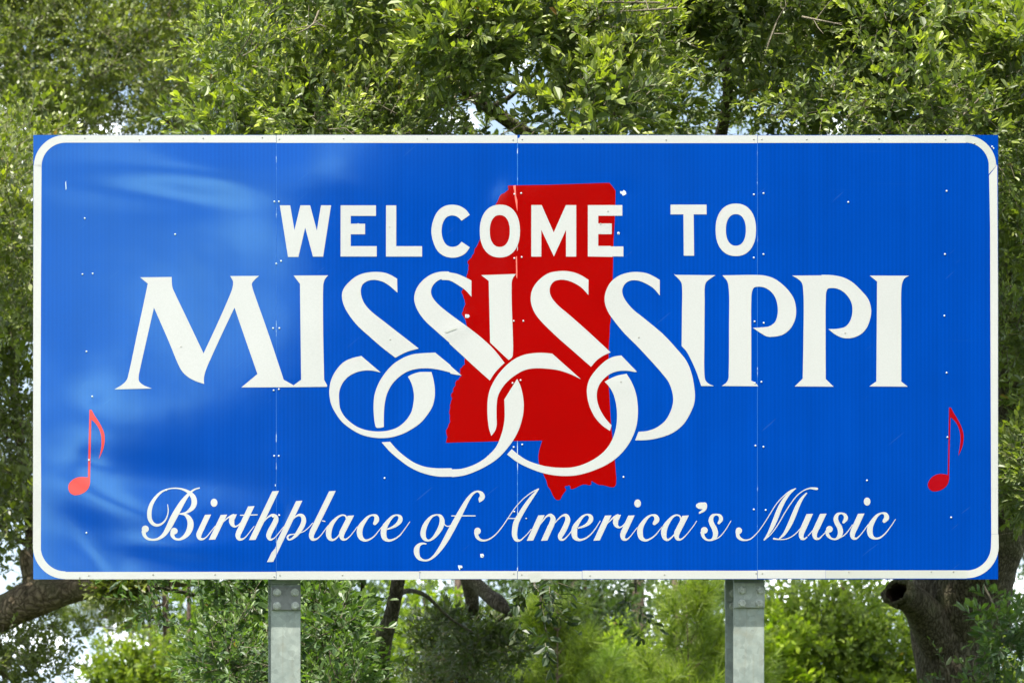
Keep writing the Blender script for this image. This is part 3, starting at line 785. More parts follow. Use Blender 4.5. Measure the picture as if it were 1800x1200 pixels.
def st(pen, s): pen.stroke([tuple(float(q) for q in w.split(',')) for w in s.split()])
K1, K2, K3, K4, K5, K6 = [(x, 840, 6.923) for x in (240, 470, 720, 960, 1180, 1380)]
def script():
    # B
    p = Pen(K1)
    st(p, '378,320,8 385,400,13 370,470,14 335,530,20 290,563,26 240,572,34 195,550,42 163,500,50 155,430,54 166,360,50 195,290,42 243,222,34 303,167,24 365,138,16 440,122,14 520,125,17 590,145,28 650,182,46 692,235,62 702,300,66 685,350,58 648,390,42 598,420,22 525,435,14')
    st(p, '525,435,12 585,442,28 628,475,54 655,535,72 652,600,74 625,665,64 575,718,44 515,745,26 462,732,30 436,692,48 442,645,56')
    p.blob(458, 643, 42, 40)
    st(p, '765,118,14 715,132,17 668,162,24 618,212,38 560,290,58 500,390,72 440,500,76 390,600,66 330,690,46 262,737,30 190,748,24 132,733,32 96,695,42 86,650,50')
    p.blob(106, 618, 43, 42)
    p.done()
    p = Pen(K1); p.bar(871, 443, 775, 645, 74); st(p, '782,630,62 758,690,64 768,732,42 805,742,22 850,715,12 900,655,10 955,585,9'); p.blob(943, 298, 41, 50); p.done()
    p = Pen(K1); p.bar(1064, 444, 918, 747, 78); st(p, '975,650,8 1030,562,9 1080,508,12 1135,465,17 1180,445,24'); p.bar(1188, 440, 1163, 500, 66)
    st(p, '1160,480,62 1158,530,64 1172,570,44 1200,588,22 1232,575,15 1265,545,12 1300,505,10'); p.done()
    p = Pen(K1); p.bar(1397, 340, 1250, 650, 78); st(p, '1255,640,66 1234,695,62 1246,737,42 1285,742,22 1330,712,12 1380,650,9 1430,585,9'); p.bar(1368, 446, 1368, 446, 1)
    st(p, '1264,450,12 1368,447,13 1470,444,12'); p.done()
    p = Pen(K1); p.bar(1693, 156, 1408, 750, 80)
    st(p, '1500,600,8 1555,520,12 1605,470,18 1655,448,32 1692,470,54 1695,510,62 1665,575,64 1625,650,66 1608,705,58 1625,745,30 1670,732,14 1720,680,10 1790,590,9'); p.done()
    # place
    p = Pen(K2); p.bar(388, 275, 33, 1018, 76)
    st(p, '310,500,8 350,462,18 392,446,30 428,462,48 443,510,56 430,565,58 400,620,56 350,690,42 295,738,22 258,746,20 244,718,22 265,692,18 310,681,12 380,670,10 450,642,10 510,592,10 550,545,10'); p.done()
    p = Pen(K2); p.bar(792, 156, 552, 645, 80); st(p, '562,625,66 536,695,62 548,738,44 590,742,22 640,706,12 690,642,10 740,575,9'); st(p, '668,518,12 700,524,12'); p.done()
    p = Pen(K2); st(p, '966,490,22 950,458,18 915,448,18 868,466,24 820,510,38 780,562,54 752,625,68 746,690,64 762,735,46 795,750,26 835,732,18 880,680,14 925,610,20 955,545,24 966,495,20')
    p.bar(1016, 454, 912, 655, 78); st(p, '922,635,66 903,692,62 913,735,42 948,745,22 1000,710,12 1050,650,10 1095,590,9'); p.done()
    p = Pen(K2); st(p, '1308,548,44 1330,505,60 1320,462,46 1280,448,20 1230,468,28 1175,530,48 1132,600,66 1122,670,68 1142,727,54 1190,756,28 1240,745,20 1300,705,14 1350,645,10 1395,588,9'); p.done()
    p = Pen(K2); st(p, '1450,622,14 1520,597,26 1580,560,42 1616,512,54 1616,472,44 1580,448,18 1530,462,28 1470,525,46 1425,600,66 1413,670,70 1427,727,58 1470,756,32 1540,742,20 1610,695,14 1670,620,10 1733,530,8'); p.done()
    # of
    p = Pen(K3); st(p, '332,443,16 275,462,26 210,535,50 172,620,62 166,695,62 190,742,42 232,757,22 285,728,32 345,655,52 388,570,62 394,505,58 372,458,36 335,443,16')
    st(p, '405,520,14 430,568,12 465,585,12 510,565,10 548,515,10'); p.done()
    p = Pen(K3); st(p, '850,290,8 862,262,52 885,222,62 870,182,44 825,160,20 775,182,28 715,250,44 640,380,62 570,510,70 500,640,72 440,750,66 370,860,50 300,945,32 230,993,22 172,998,24 112,968,46 86,905,66 90,850,62 120,808,38 160,793,22 198,797,14')
    st(p, '512,458,12 655,457,13 798,457,12'); p.done()
    # America's
    p = Pen(K3); p.blob(827, 642, 39, 42); st(p, '806,660,42 822,712,42 852,744,32 900,757,22 960,744,17 1040,690,13 1130,585,11 1200,482,10 1290,352,10 1390,245,10 1490,170,12 1568,130,14')
    st(p, '1565,135,14 1500,215,38 1430,310,50 1360,420,58 1300,530,66 1280,620,66 1278,700,60 1302,750,42 1345,755,20 1390,720,12 1440,670,10 1480,620,9'); st(p, '1200,489,11 1310,489,11'); p.done()
    p = Pen(K3); p.bar(1605, 450, 1465, 758, 78); st(p, '1560,600,8 1620,520,14 1670,462,20 1715,450,40 1745,490,60 1732,550,66 1705,610,70'); p.bar(1722, 570, 1638, 758, 76)
    st(p, '1762,550,8 1812,495,14 1860,455,20 1905,453,42 1925,500,60 1902,575,64 1862,655,64 1833,705,58 1838,742,36 1875,745,20 1925,700,12 1972,640,10 2005,595,9'); p.done()
    p = Pen(K4); st(p, '380,608,14 450,587,26 510,552,42 545,502,56 540,462,44 500,442,18 450,462,28 395,525,46 350,600,66 342,670,70 355,722,58 400,749,30 470,735,20 540,685,14 600,612,11 658,520,9'); p.done()
    p = Pen(K4); p.bar(756, 453, 614, 757, 78); st(p, '680,640,8 735,562,10 790,505,14 835,465,20 872,450,28'); p.bar(878, 446, 852, 510, 66)
    st(p, '850,490,62 845,545,62 858,580,42 890,598,22 925,585,15 955,555,12 990,510,10'); p.done()
    p = Pen(K4); p.blob(1113, 306, 40, 49); p.bar(1038, 453, 946, 652, 78); st(p, '956,632,64 932,692,62 942,737,44 978,745,22 1020,712,12 1070,650,10 1110,600,9'); p.done()
    p = Pen(K4); st(p, '1318,548,44 1347,505,62 1332,462,46 1290,448,20 1240,472,30 1182,540,50 1147,610,66 1143,670,68 1160,727,54 1210,755,28 1270,735,18 1330,690,14 1380,630,10 1420,582,9'); p.done()
    p = Pen(K4); st(p, '1640,490,20 1625,460,18 1590,448,18 1545,465,26 1490,525,46 1445,600,66 1432,670,66 1445,728,48 1478,750,26 1520,725,18 1570,670,14 1612,600,20 1638,530,24 1642,500,20')
    p.bar(1698, 454, 1596, 655, 78); st(p, '1606,635,66 1587,692,62 1598,735,42 1635,745,22 1690,705,12 1750,635,10 1800,570,9 1832,520,8'); p.done()
    p = Pen(K5); p.blob(368, 335, 69, 41); st(p, '402,325,66 412,358,44 390,392,34 345,420,22'); p.done()
    p = Pen(K5); st(p, '578,545,30 605,500,48 592,458,38 548,442,20 502,458,40 482,508,56 495,558,58 525,615,62 538,675,62 520,728,46 480,752,22 430,747,24 392,712,36 376,660,42')
    p.blob(402, 633, 41, 40); st(p, '515,748,14 580,718,12 650,642,10 725,520,8'); p.done()
    # Music
    p = Pen(K5); p.blob(822, 638, 38, 40); st(p, '802,655,40 815,710,42 850,742,32 900,753,18 960,740,14 1040,670,11 1120,565,10 1200,438,10 1285,305,10 1380,205,11 1450,152,12 1510,128,14')
    st(p, '1505,130,12 1432,190,32 1370,272,46 1318,370,54 1270,490,56 1222,600,46 1175,685,26 1130,750,14'); st(p, '1130,750,14 1210,682,11 1300,560,11 1380,422,11 1460,300,11 1540,202,11 1620,145,12 1690,122,18 1735,125,28 1772,129,28')
    st(p, '1646,182,14 1592,242,32 1540,332,48 1490,450,56 1432,580,50 1372,680,32 1315,735,14'); st(p, '1248,735,22 1310,743,14 1380,742,11 1450,718,11 1520,668,11 1590,588,10'); p.done()
    p = Pen(K5); p.bar(1685, 434, 1600, 625, 78); st(p, '1610,605,66 1582,680,62 1590,728,46 1620,738,22 1650,715,12'); st(p, '1665,700,10 1740,615,9')
    p.bar(1850, 432, 1760, 625, 78); st(p, '1768,605,64 1743,680,60 1757,728,42 1795,735,22 1835,700,12 1885,650,10'); p.done()
    p = Pen(K6); st(p, '712,535,30 740,490,50 728,448,38 685,426,20 638,442,38 617,492,56 630,542,58 662,598,62 674,660,62 655,710,46 615,740,22 562,732,24 522,694,40 508,650,42')
    p.blob(540, 620, 40, 40); st(p, '645,732,16 720,692,12 780,625,10 820,565,9'); p.done()
    p = Pen(K6); p.blob(998, 284, 40, 49); p.bar(927, 431, 836, 630, 78); st(p, '846,610,64 820,680,62 829,725,42 865,733,22 910,697,12 960,635,10 1010,565,9'); p.done()
    p = Pen(K6); st(p, '1206,522,42 1235,480,62 1222,438,46 1180,424,18 1130,446,30 1075,512,50 1037,590,66 1031,650,68 1047,702,56 1090,731,28 1150,725,20 1220,670,14 1290,580,10 1343,500,8'); p.done()
script()

# bare patches and dents in the sheeting
M_BARE = sheet_mat('bare_primer', (0.50, 0.57, 0.60), rough=0.5)
for lp in ([(1090, 336), (1094, 337), (1096, 334), (1098, 335), (1100, 337), (1101, 341), (1098, 343), (1095, 344), (1093, 341), (1090.5, 340)],
           [(1085, 408), (1088, 407.5), (1089.6, 410), (1088.5, 412.6), (1085.6, 412)],
           [(817.5, 552.5), (824, 553), (825.5, 556), (823, 558.5), (818, 558.5)],
           [(805, 993), (812, 993.5), (813, 997), (809, 999), (808, 1002), (806, 998)],
           [(844, 973), (849, 972.5), (851, 976), (849, 979.5), (845, 979)],
           [(114.8, 321), (116, 318), (116.8, 332), (115.6, 334)],
           [(483.3, 851), (484.6, 850.5), (484.8, 854), (483.6, 854.4)],
           [(1742, 256), (1745, 258), (1748, 261), (1746, 262)]):
    cut_sheet('bare_spot', [lp], 0.0010, 0.0004, M_BARE, sign, grid=0)
cut_sheet('film_tear', [[(782, 583), (790, 578.5), (800, 575.5), (803, 578), (795, 581), (785, 585)]], 0.0024, 0.0010, M_BORDER2, sign, grid=0)

# rivets
RIV = '''149,384 308,412 145,482 163,481 482,355 490,355 485.5,463.5 494,459 480,577 491,577 481,686 490,684 152,618 162,697 156.5,808.5 152,936 676,840
482,801 490,801 904,341.5 916,340 904,454 917,452 903,564 920,564 901,673 915,668 903,785.5 918,781 1325,342 1342,340 1325,453 1342,447 1326.5,565 1342.5,567.5
1327,673 1338.5,671 1491,355.5 1664,336 1661,447 1660,555 1664,655 1665.5,768 1672,909 1325,895 1346,896 1328,783 1342,785 1096,838 1524,844 292.5,861 490.8,905 480,908 848,976 809.5,997
1087,410 820,555 904,899 1744,258'''
RIVD = '''149,243 245,246 357,243 461,242 491,245 604,244 751,244 902,246 918,245 1025,243.5 1171,246 1325,245 1339,245 1418,245 1545,244 1662,245 1713,252
140,1014.5 156,1011 269,1009 378,1009 482,1012.5 492,1010.5 602,1010 738,1004.5 903,1007.5 917,1009 1037,1011 1168,1009 1329,1007 1340,1007 1492,1004.5 1637,1004 1676,1004
318,609 686,596.5 1123,593 1091.5,671 1485.5,585 1068.5,371 684.5,399 1055.5,393.5 925,911'''
def dome(r, h):
    v, f = [], []
    n = 10
    for k, (rr, hh) in enumerate(((1.0, 0), (0.86, 0.55), (0.5, 0.9))):
        for i in range(n):
            a = 2 * math.pi * i / n
            v.append((r * rr * math.cos(a), -h * hh, r * rr * math.sin(a)))
    v.append((0, -h, 0))
    for k in range(2):
        for i in range(n):
            j = (i + 1) % n
            f.append((k * n + i, k * n + j, (k + 1) * n + j, (k + 1) * n + i))
    for i in range(n): f.append((2 * n + i, 2 * n + (i + 1) % n, 3 * n))
    me = bpy.data.meshes.new('rivet'); me.from_pydata(v, [], f); me.update()
    for p_ in me.polygons: p_.use_smooth = True
    return me
riv_me, rivd_me = dome(0.0047, 0.0035), dome(0.0040, 0.0022)
riv_me.materials.append(M_RIVET); rivd_me.materials.append(M_RIVET_D)
for txt, me, base in ((RIV, riv_me, 0.0), (RIVD, rivd_me, 0.0008)):
    for w in txt.split():
        u, v = map(float, w.split(','))
        x, z = to_xz((u, v))
        o = bpy.data.objects.new('rivet', me); col.objects.link(o); o.parent = sign
        o.location = (x, -bulge(x, z)[0] - base, z)

# back of the sign: stringers
def box_bm(bm, a, b, bev=0.0):
    r = bmesh.ops.create_cube(bm, size=1)
    for v in r['verts']:
        v.co = Vector(((a[0] + b[0]) / 2 + v.co.x * (b[0] - a[0]), (a[1] + b[1]) / 2 + v.co.y * (b[1] - a[1]), (a[2] + b[2]) / 2 + v.co.z * (b[2] - a[2])))
    if bev:
        es = list({e for v in r['verts'] for e in v.link_edges})
        bmesh.ops.bevel(bm, geom=es, offset=bev, segments=2, affect='EDGES')
def bm_obj(name, bm, mat, parent, smooth=False):
    me = bpy.data.meshes.new(name); bm.normal_update(); bm.to_mesh(me); bm.free()
    return link(name, me, parent, [mat])
for zc in (300, 520, 740, 960):
    z = (1018 - zc) * S + ZB
    bm = bmesh.new()
    box_bm(bm, (-2.40, 0.016, z - 0.035), (2.43, 0.020, z + 0.035))
    box_bm(bm, (-2.40, 0.0202, z - 0.0025), (2.43, 0.070, z + 0.0025))
    box_bm(bm, (-2.40, 0.0702, z - 0.035), (2.43, 0.0745, z + 0.035))
    bm_obj('stringer', bm, M_ALU, sign)

# posts: wide-flange steel with a bolted break-away plate
YF = 0.085
def bolt(parent, x, y, z, r=0.0165, face=-1, rot=0.0):
    bm = bmesh.new()
    vs = []
    for k, (rr, d) in enumerate(((1.28, 0.0), (1.28, 0.003), (1.0, 0.0031), (1.0, 0.010), (0.86, 0.0125))):
        n = 24
        ring = []
        for i in range(n):
            a = 2 * math.pi * i / n + rot
            q = rr
            if k in (2, 3):
                s = (a - rot) % (math.pi / 3) - math.pi / 6
                q = rr * 0.93 / math.cos(s)
            ring.append(bm.verts.new((r * q * math.cos(a), face * d, r * q * math.sin(a))))
        vs.append(ring)
    for k in range(len(vs) - 1):
        for i in range(24):
            bm.faces.new((vs[k][i], vs[k][(i + 1) % 24], vs[k + 1][(i + 1) % 24], vs[k + 1][i]))
    bm.faces.new(vs[-1])
    bmesh.ops.recalc_face_normals(bm, faces=bm.faces[:])
    me = bpy.data.meshes.new('bolt'); bm.to_mesh(me); bm.free(); me.materials.append(M_BOLT)
    o = bpy.data.objects.new('bolt', me); col.objects.link(o); o.parent = parent
    o.location = Vector((x, y, z)) - parent_world(parent)
def post(px0, px1, plate_mat, cut_py, pl_top, pl_bot, bolts):
    y = YF
    xl, xr = P(px0, 1100, y).x, P(px1, 1100, y).x
    ztop, zc = P(0, 260, y).z, P(0, cut_py, y).z
    dep = 0.165; tf = 0.011
    o = None
    bm = bmesh.new()
    for z0, z1 in ((-0.5, zc - 0.0015), (zc + 0.0015, ztop)):
        bw, bt = xr - xl, tf
        xm = (xl + xr) / 2
        pts = [(xl, y), (xr, y), (xr, y + bt), (xm + 0.004, y + bt), (xm + 0.004, y + dep - bt), (xr, y + dep - bt), (xr, y + dep), (xl, y + dep),
               (xl, y + dep - bt), (xm - 0.004, y + dep - bt), (xm - 0.004, y + bt), (xl, y + bt)]
        a = [bm.verts.new((p[0], p[1], z0)) for p in pts]; b = [bm.verts.new((p[0], p[1], z1)) for p in pts]
        for i in range(12):
            bm.faces.new((a[i], a[(i + 1) % 12], b[(i + 1) % 12], b[i]))
        bm.faces.new(a[::-1]); bm.faces.new(b)
    bmesh.ops.recalc_face_normals(bm, faces=bm.faces[:])
    bmesh.ops.bevel(bm, geom=[e for e in bm.edges if abs(e.verts[0].co.z - e.verts[1].co.z) > 0.1], offset=0.0025, segments=2, affect='EDGES')
    po = bm_obj('post', bm, M_GALV, sign)
    for ym, f in ((y, -1), (y + dep, 1)):
        bm = bmesh.new()
        z0, z1 = P(0, pl_bot, y).z, P(0, pl_top, y).z
        ya, yb = (ym - 0.0125, ym - 0.0003) if f < 0 else (ym + 0.0003, ym + 0.0125)
        box_bm(bm, (xl + 0.001, ya, z0), (xr - 0.001, yb, z1), 0.0012)
        pl = bm_obj('hinge_plate', bm, plate_mat, po)
        for bx, by in bolts:
            q = P(bx, by, y)
            bolt(po, q.x, ya if f < 0 else yb, q.z, face=f, rot=random.random())
    # bolt heads on the inner faces of the rear flange
    for bx, by in bolts:
        q = P(bx, by, y)
        bolt(po, q.x, y + dep - tf, q.z - 0.004, face=-1, rot=random.random())
    # concrete collar
    bm = bmesh.new()
    r = bmesh.ops.create_cone(bm, segments=24, radius1=0.32, radius2=0.28, depth=0.16, cap_ends=True)
    for v in r['verts']: v.co += Vector(((xl + xr) / 2, y + dep / 2, 0.03))
    bm_obj('footing', bm, metal_mat('concrete', (0.3, 0.29, 0.27), (0.42, 0.41, 0.38), rough=0.9, metallic=0), po)
post(476.5, 528.5, M_PLATE_D, 1026, 1031.5, 1071.5, [(486.5, 1041), (518, 1041), (486.5, 1064.5), (518.5, 1064.5)])
post(1289.5, 1343.5, M_PLATE_L, 1054, 1024, 1067.5, [(1303, 1037.5), (1335, 1037.5), (1303, 1060.5), (1333.5, 1060.5)])

# ------------------------------------------------------------------ trees
def nrm(v):
    return v / np.maximum(1e-9, np.linalg.norm(v, axis=-1, keepdims=True))

def tube_arrays(pts, rads, sides=8, rough=0.0, seed=0, freq=3.0, cap=True):
    pts = [Vector(p) for p in pts]
    n = len(pts)
    V, Q = [], []
    up = Vector((0.13, 0.97, 0.2)).normalized()
    t0 = (pts[1] - pts[0]).normalized()
    a = t0.cross(up)
    if a.length < 0.1: a = t0.cross(Vector((1, 0, 0)))
    a.normalize()
    for i in range(n):
        t = (pts[min(n - 1, i + 1)] - pts[max(0, i - 1)]).normalized()
        a = (a - t * a.dot(t)).normalized()
        b = t.cross(a)
        for k in range(sides):
            th = 2 * math.pi * k / sides
            d = a * math.cos(th) + b * math.sin(th)
            r = rads[i]
            q = pts[i] + d * r
            if rough:
                w = mnoise.noise(Vector((q.x * freq, q.y * freq, q.z * freq * 0.5)) + Vector((seed, 0, 0)))
                w2 = mnoise.noise(Vector((q.x * freq * 5, q.y * freq * 5, q.z * freq * 1.5)))
                q = q + d * r * rough * (w + 0.35 * w2)
            V.append(tuple(q))
    for i in range(n - 1):
        for k in range(sides):
            k2 = (k + 1) % sides
            Q.append((i * sides + k, i * sides + k2, (i + 1) * sides + k2, (i + 1) * sides + k))
    return np.array(V), np.array(Q)

def smooth_path(ctrl, n):
    """ctrl: (x,y,z,r)"""
    A = np.array(ctrl, dtype=float)
    m = len(A)
    out = []
    E = np.vstack([2 * A[0] - A[1], A, 2 * A[-1] - A[-2]])
    for i in range(1, m):
        for j in range(n):
            t = j / n
            p0, p1, p2, p3 = E[i - 1], E[i], E[i + 1], E[i + 2]
            out.append(0.5 * ((2 * p1) + (-p0 + p2) * t + (2 * p0 - 5 * p1 + 4 * p2 - p3) * t * t + (-p0 + 3 * p1 - 3 * p2 + p3) * t ** 3))
    out.append(A[-1])
    return np.array(out)

def merge(chunks):
    V, Q, off = [], [], 0
    for v, q in chunks:
        V.append(v); Q.append(q + off); off += len(v)
    return np.vstack(V), np.vstack(Q)

def leaf_quads(base, d, n, L, W, fold=0.25, simple=False):
    s = nrm(np.cross(d, n)); n = np.cross(s, d)
    L = L[:, None]; W = W[:, None]
    if simple:
        v = np.stack([base, base + d * L * 0.5 + s * W * 0.5, base + d * L, base + d * L * 0.45 - s * W * 0.5], 1)
        k = len(base)
        q = (np.arange(k) * 4)[:, None] + np.array([0, 1, 2, 3])[None]
        return v.reshape(-1, 3), q, 4
    tip = base + d * L - n * L * 0.08
    f = fold
    v = np.stack([base,
                  base + d * L * 0.32 + s * W * 0.46 + n * W * 0.46 * f,
                  base + d * L * 0.74 + s * W * 0.42 + n * W * 0.42 * f,
                  tip,
                  base + d * L * 0.74 - s * W * 0.42 + n * W * 0.42 * f,
                  base + d * L * 0.32 - s * W * 0.46 + n * W * 0.46 * f], 1)
    k = len(base)
    o = (np.arange(k) * 6)[:, None]
    q = np.concatenate([o + np.array([0, 1, 2, 3])[None], o + np.array([0, 3, 4, 5])[None]], 0)
    return v.reshape(-1, 3), q, 6

def sprigs(base, axis, fresh, spec, r):
    """leafy twigs: returns leaf arrays (base, dir, normal, length, width, colour)"""
    nl = spec['n']
    B, D, N_, Ls, Ws, C = [], [], [], [], [], []
    ns = len(base)
    ref = np.where(np.abs(axis[:, 2:3]) > 0.9, np.array([[1.0, 0, 0]]), np.array([[0, 0, 1.0]]))
    a = nrm(np.cross(axis, ref)); b = np.cross(axis, a)
    ph = r.random(ns) * 6.28
    sl = spec['sprig'] * (0.7 + 0.6 * r.random(ns))
    side = nrm(np.cross(axis, a + b * 0.2))
    bend = r.normal(size=(ns, 3)) * 0.22 - np.array([0, 0, spec.get('droop', 0.1)])
    cd, cn_, cf = np.array(spec['dark']), np.array(spec['mid']), np.array(spec['fresh'])
    tone = 0.5 * r.random(ns) + 0.5 * (0.5 + 0.5 * np.sin(base[:, 0] * 3.1 + 2 * np.sin(base[:, 2] * 4.3) + base[:, 1] * 2.3))
    for k in range(nl):
        t = (k + 0.6) / nl
        pos = base + (axis + bend * t * t) * (sl * (0.12 + 0.88 * t))[:, None]
        th = ph + k * 2.4
        rad = a * np.cos(th)[:, None] + b * np.sin(th)[:, None]
        op = 0.9 - 0.55 * t
        d = nrm(axis * (0.45 + 0.7 * t) + rad * op + r.normal(size=(ns, 3)) * 0.22 + np.array([0, 0, 0.10]))
        n = nrm(np.array([0.0, -0.25, 0.8]) + rad * -0.4 + r.normal(size=(ns, 3)) * 0.5)
        L_ = spec['leaf'] * (0.5 + 0.85 * r.random(ns)) * (1.08 - 0.38 * t)
        L_ = L_ * (1.0 + 0.28 * np.sin(base[:, 0] * 2.2 + 1.7 * np.sin(base[:, 1] * 2.9) + base[:, 2] * 3.7))
        W_ = L_ * spec['asp'] * (0.8 + 0.4 * r.random(ns))
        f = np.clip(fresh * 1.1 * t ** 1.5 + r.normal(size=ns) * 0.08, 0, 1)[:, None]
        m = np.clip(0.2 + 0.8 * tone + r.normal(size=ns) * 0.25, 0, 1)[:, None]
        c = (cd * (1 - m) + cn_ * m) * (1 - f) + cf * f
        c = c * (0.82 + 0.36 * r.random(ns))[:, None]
        odd = r.random(ns) < spec.get('brown', 0.0012)
        c[odd] = np.array([0.30, 0.16, 0.05])
        B.append(pos); D.append(d); N_.append(n); Ls.append(L_); Ws.append(W_); C.append(c)
    tw = np.stack([base, base + axis * (sl * 0.5)[:, None] + bend * 0.25 * (sl * 0.5)[:, None], base + (axis + bend) * sl[:, None]], 1)
    return [np.concatenate(x) for x in (B, D, N_, Ls, Ws, C)], tw

def twig_tubes(tw, r0=0.0022):
    ns = len(tw)
    V = np.zeros((ns, 3, 3, 3))
    d = nrm(tw[:, 2] - tw[:, 0])
    a = nrm(np.cross(d, np.array([[0.3, 0.9, 0.31]]))); b = np.cross(d, a)
    for i, rr in enumerate((1.0, 0.7, 0.35)):
        for k in range(3):
            th = 2.094 * k
            V[:, i, k] = tw[:, i] + (a * math.cos(th) + b * math.sin(th)) * r0 * rr
    q = []
    for i in range(2):
        for k in range(3):
            q.append((i * 3 + k, i * 3 + (k + 1) % 3, (i + 1) * 3 + (k + 1) % 3, (i + 1) * 3 + k))
    Q = (np.arange(ns) * 9)[:, None, None] + np.array(q)[None]
    return V.reshape(-1, 3), Q.reshape(-1, 4)

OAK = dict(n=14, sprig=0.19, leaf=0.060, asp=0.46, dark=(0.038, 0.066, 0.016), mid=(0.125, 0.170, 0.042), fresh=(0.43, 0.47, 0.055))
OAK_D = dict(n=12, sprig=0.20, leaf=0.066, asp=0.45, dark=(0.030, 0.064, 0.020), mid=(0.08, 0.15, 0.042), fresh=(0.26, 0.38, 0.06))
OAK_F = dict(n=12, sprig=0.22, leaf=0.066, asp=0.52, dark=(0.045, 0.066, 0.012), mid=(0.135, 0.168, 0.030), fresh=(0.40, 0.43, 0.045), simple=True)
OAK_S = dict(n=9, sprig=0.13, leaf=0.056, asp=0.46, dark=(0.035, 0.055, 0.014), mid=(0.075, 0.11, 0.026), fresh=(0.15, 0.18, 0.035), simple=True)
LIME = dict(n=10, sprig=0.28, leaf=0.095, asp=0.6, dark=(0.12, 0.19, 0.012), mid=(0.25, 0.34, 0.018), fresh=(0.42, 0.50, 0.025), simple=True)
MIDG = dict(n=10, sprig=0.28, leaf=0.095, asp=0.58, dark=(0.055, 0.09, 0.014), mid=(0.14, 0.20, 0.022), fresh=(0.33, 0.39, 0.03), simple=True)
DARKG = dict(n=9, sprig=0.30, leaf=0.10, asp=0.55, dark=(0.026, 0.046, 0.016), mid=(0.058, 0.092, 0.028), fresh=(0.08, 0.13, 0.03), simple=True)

def grow(limb_paths, clumps, r, r_tip=0.006, k_r=0.9):
    """connect every clump centre to the nearest node already grown; returns branch tubes"""
    nodes = []
    for path in limb_paths:
        for p in path: nodes.append((p[0], p[1], p[2], p[3]))
    nodes = np.array(nodes)
    order = sorted(range(len(clumps)), key=lambda i: np.min(np.linalg.norm(nodes[:, :3] - clumps[i][:3], axis=1)))
    chunks = []
    for i in order:
        c = np.array(clumps[i][:3])
        d = np.linalg.norm(nodes[:, :3] - c, axis=1)
        # prefer thick, inward nodes
        sc = d * (1.25 - 0.25 * np.clip(nodes[:, 3] / 0.1, 0, 1))
        j = int(np.argmin(sc))
        s = nodes[j]
        L_ = d[j]
        if L_ < 0.05: continue
        m = max(3, int(L_ / 0.18))
        off = r.normal(size=3) * L_ * 0.14 + np.array([0, 0, L_ * 0.07])
        rr0 = min(s[3] * 0.75, 0.006 + 0.016 * L_ ** 0.9 + 0.004)
        pts, rd = [], []
        for k in range(m + 1):
            t = k / m
            p = s[:3] * (1 - t) + c * t + off * math.sin(math.pi * t) + (r.normal(size=3) * 0.018 * min(1, L_) if 0 < k < m else 0)
            pts.append(p); rd.append(rr0 * (1 - t) + r_tip * 0.6 * t)
        chunks.append(tube_arrays(pts, rd, 5))
        nodes = np.vstack([nodes, np.column_stack([np.array(pts)[1:], np.array(rd)[1:]])])
    return chunks

def crown_mesh(clumps, per, spec, r, bias=(0, -0.15, 0.35), shell=0.55, twigs=True):
    """clumps: (x,y,z,rx,ry,rz,freshness,density)"""
    Bs, As, Fs = [], [], []
    for c in clumps:
        k = max(3, int(per * c[7]))
        u = nrm(r.normal(size=(k, 3)))
        rad = r.random(k) ** (1 / 3)
        rad = shell + (1 - shell) * rad if shell else rad
        rad = rad * (0.35 + 0.65 * r.random(k) ** 0.5)
        pos = np.array(c[:3]) + u * rad[:, None] * np.array(c[3:6])
        ax = nrm(u * 0.9 + np.array(bias) + r.normal(size=(k, 3)) * 0.45)
        out = np.clip(0.5 + 0.5 * (u @ np.array([-0.2, -0.55, 0.8])), 0, 1)  # sunward sprigs get more new-growth colour, which also paints the pale highlights
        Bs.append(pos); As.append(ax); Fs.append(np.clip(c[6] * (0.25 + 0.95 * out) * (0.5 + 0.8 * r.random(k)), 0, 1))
    Bs, As, Fs = np.vstack(Bs), np.vstack(As), np.concatenate(Fs)
    lf, tw = sprigs(Bs, As, Fs, spec, r)
    return lf, tw

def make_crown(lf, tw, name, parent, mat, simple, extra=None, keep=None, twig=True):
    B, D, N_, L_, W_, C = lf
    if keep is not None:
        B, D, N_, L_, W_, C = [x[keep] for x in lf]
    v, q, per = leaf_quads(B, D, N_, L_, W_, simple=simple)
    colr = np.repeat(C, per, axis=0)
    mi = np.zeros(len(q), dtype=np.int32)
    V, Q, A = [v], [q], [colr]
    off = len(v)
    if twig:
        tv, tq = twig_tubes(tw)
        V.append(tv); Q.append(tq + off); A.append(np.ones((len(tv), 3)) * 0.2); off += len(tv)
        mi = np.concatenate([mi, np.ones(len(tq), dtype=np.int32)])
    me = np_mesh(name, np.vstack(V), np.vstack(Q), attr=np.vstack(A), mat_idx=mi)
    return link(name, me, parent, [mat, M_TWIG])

def region(r, px0, px1, py0, py1, y0, y1, n, rad, fresh=0.6, gaps=(), flat=0.75, dens=1.0, fn=None):
    """clump centres spread over a region of the view between two depths"""
    out = []
    tries = 0
    while len(out) < n and tries < n * 20:
        tries += 1
        px, py, y = r.uniform(px0, px1), r.uniform(py0, py1), r.uniform(y0, y1)
        if fn and not fn(px, py): continue
        rr = rad * r.uniform(0.7, 1.25)
        if any(((px - g[0]) / (g[2] + 0.55 * rr / S * 13 / (13 + y))) ** 2 + ((py - g[1]) / (g[3] + 0.45 * rr / S * 13 / (13 + y))) ** 2 < 1 for g in gaps): continue
        p = P(px, py, y)
        if p.z < 0.4: continue
        out.append((p.x, p.y, p.z, rr, rr, rr * flat, fresh * r.uniform(0.5, 1.4), dens * (rr / rad) ** 2))
    return out

def limb(*pts, n=6):
    """pts: (px, py, y, width in photo pixels)"""
    return smooth_path([(*P(a, b, c), pxs(w, c) / 2) for a, b, c, w in pts], n)

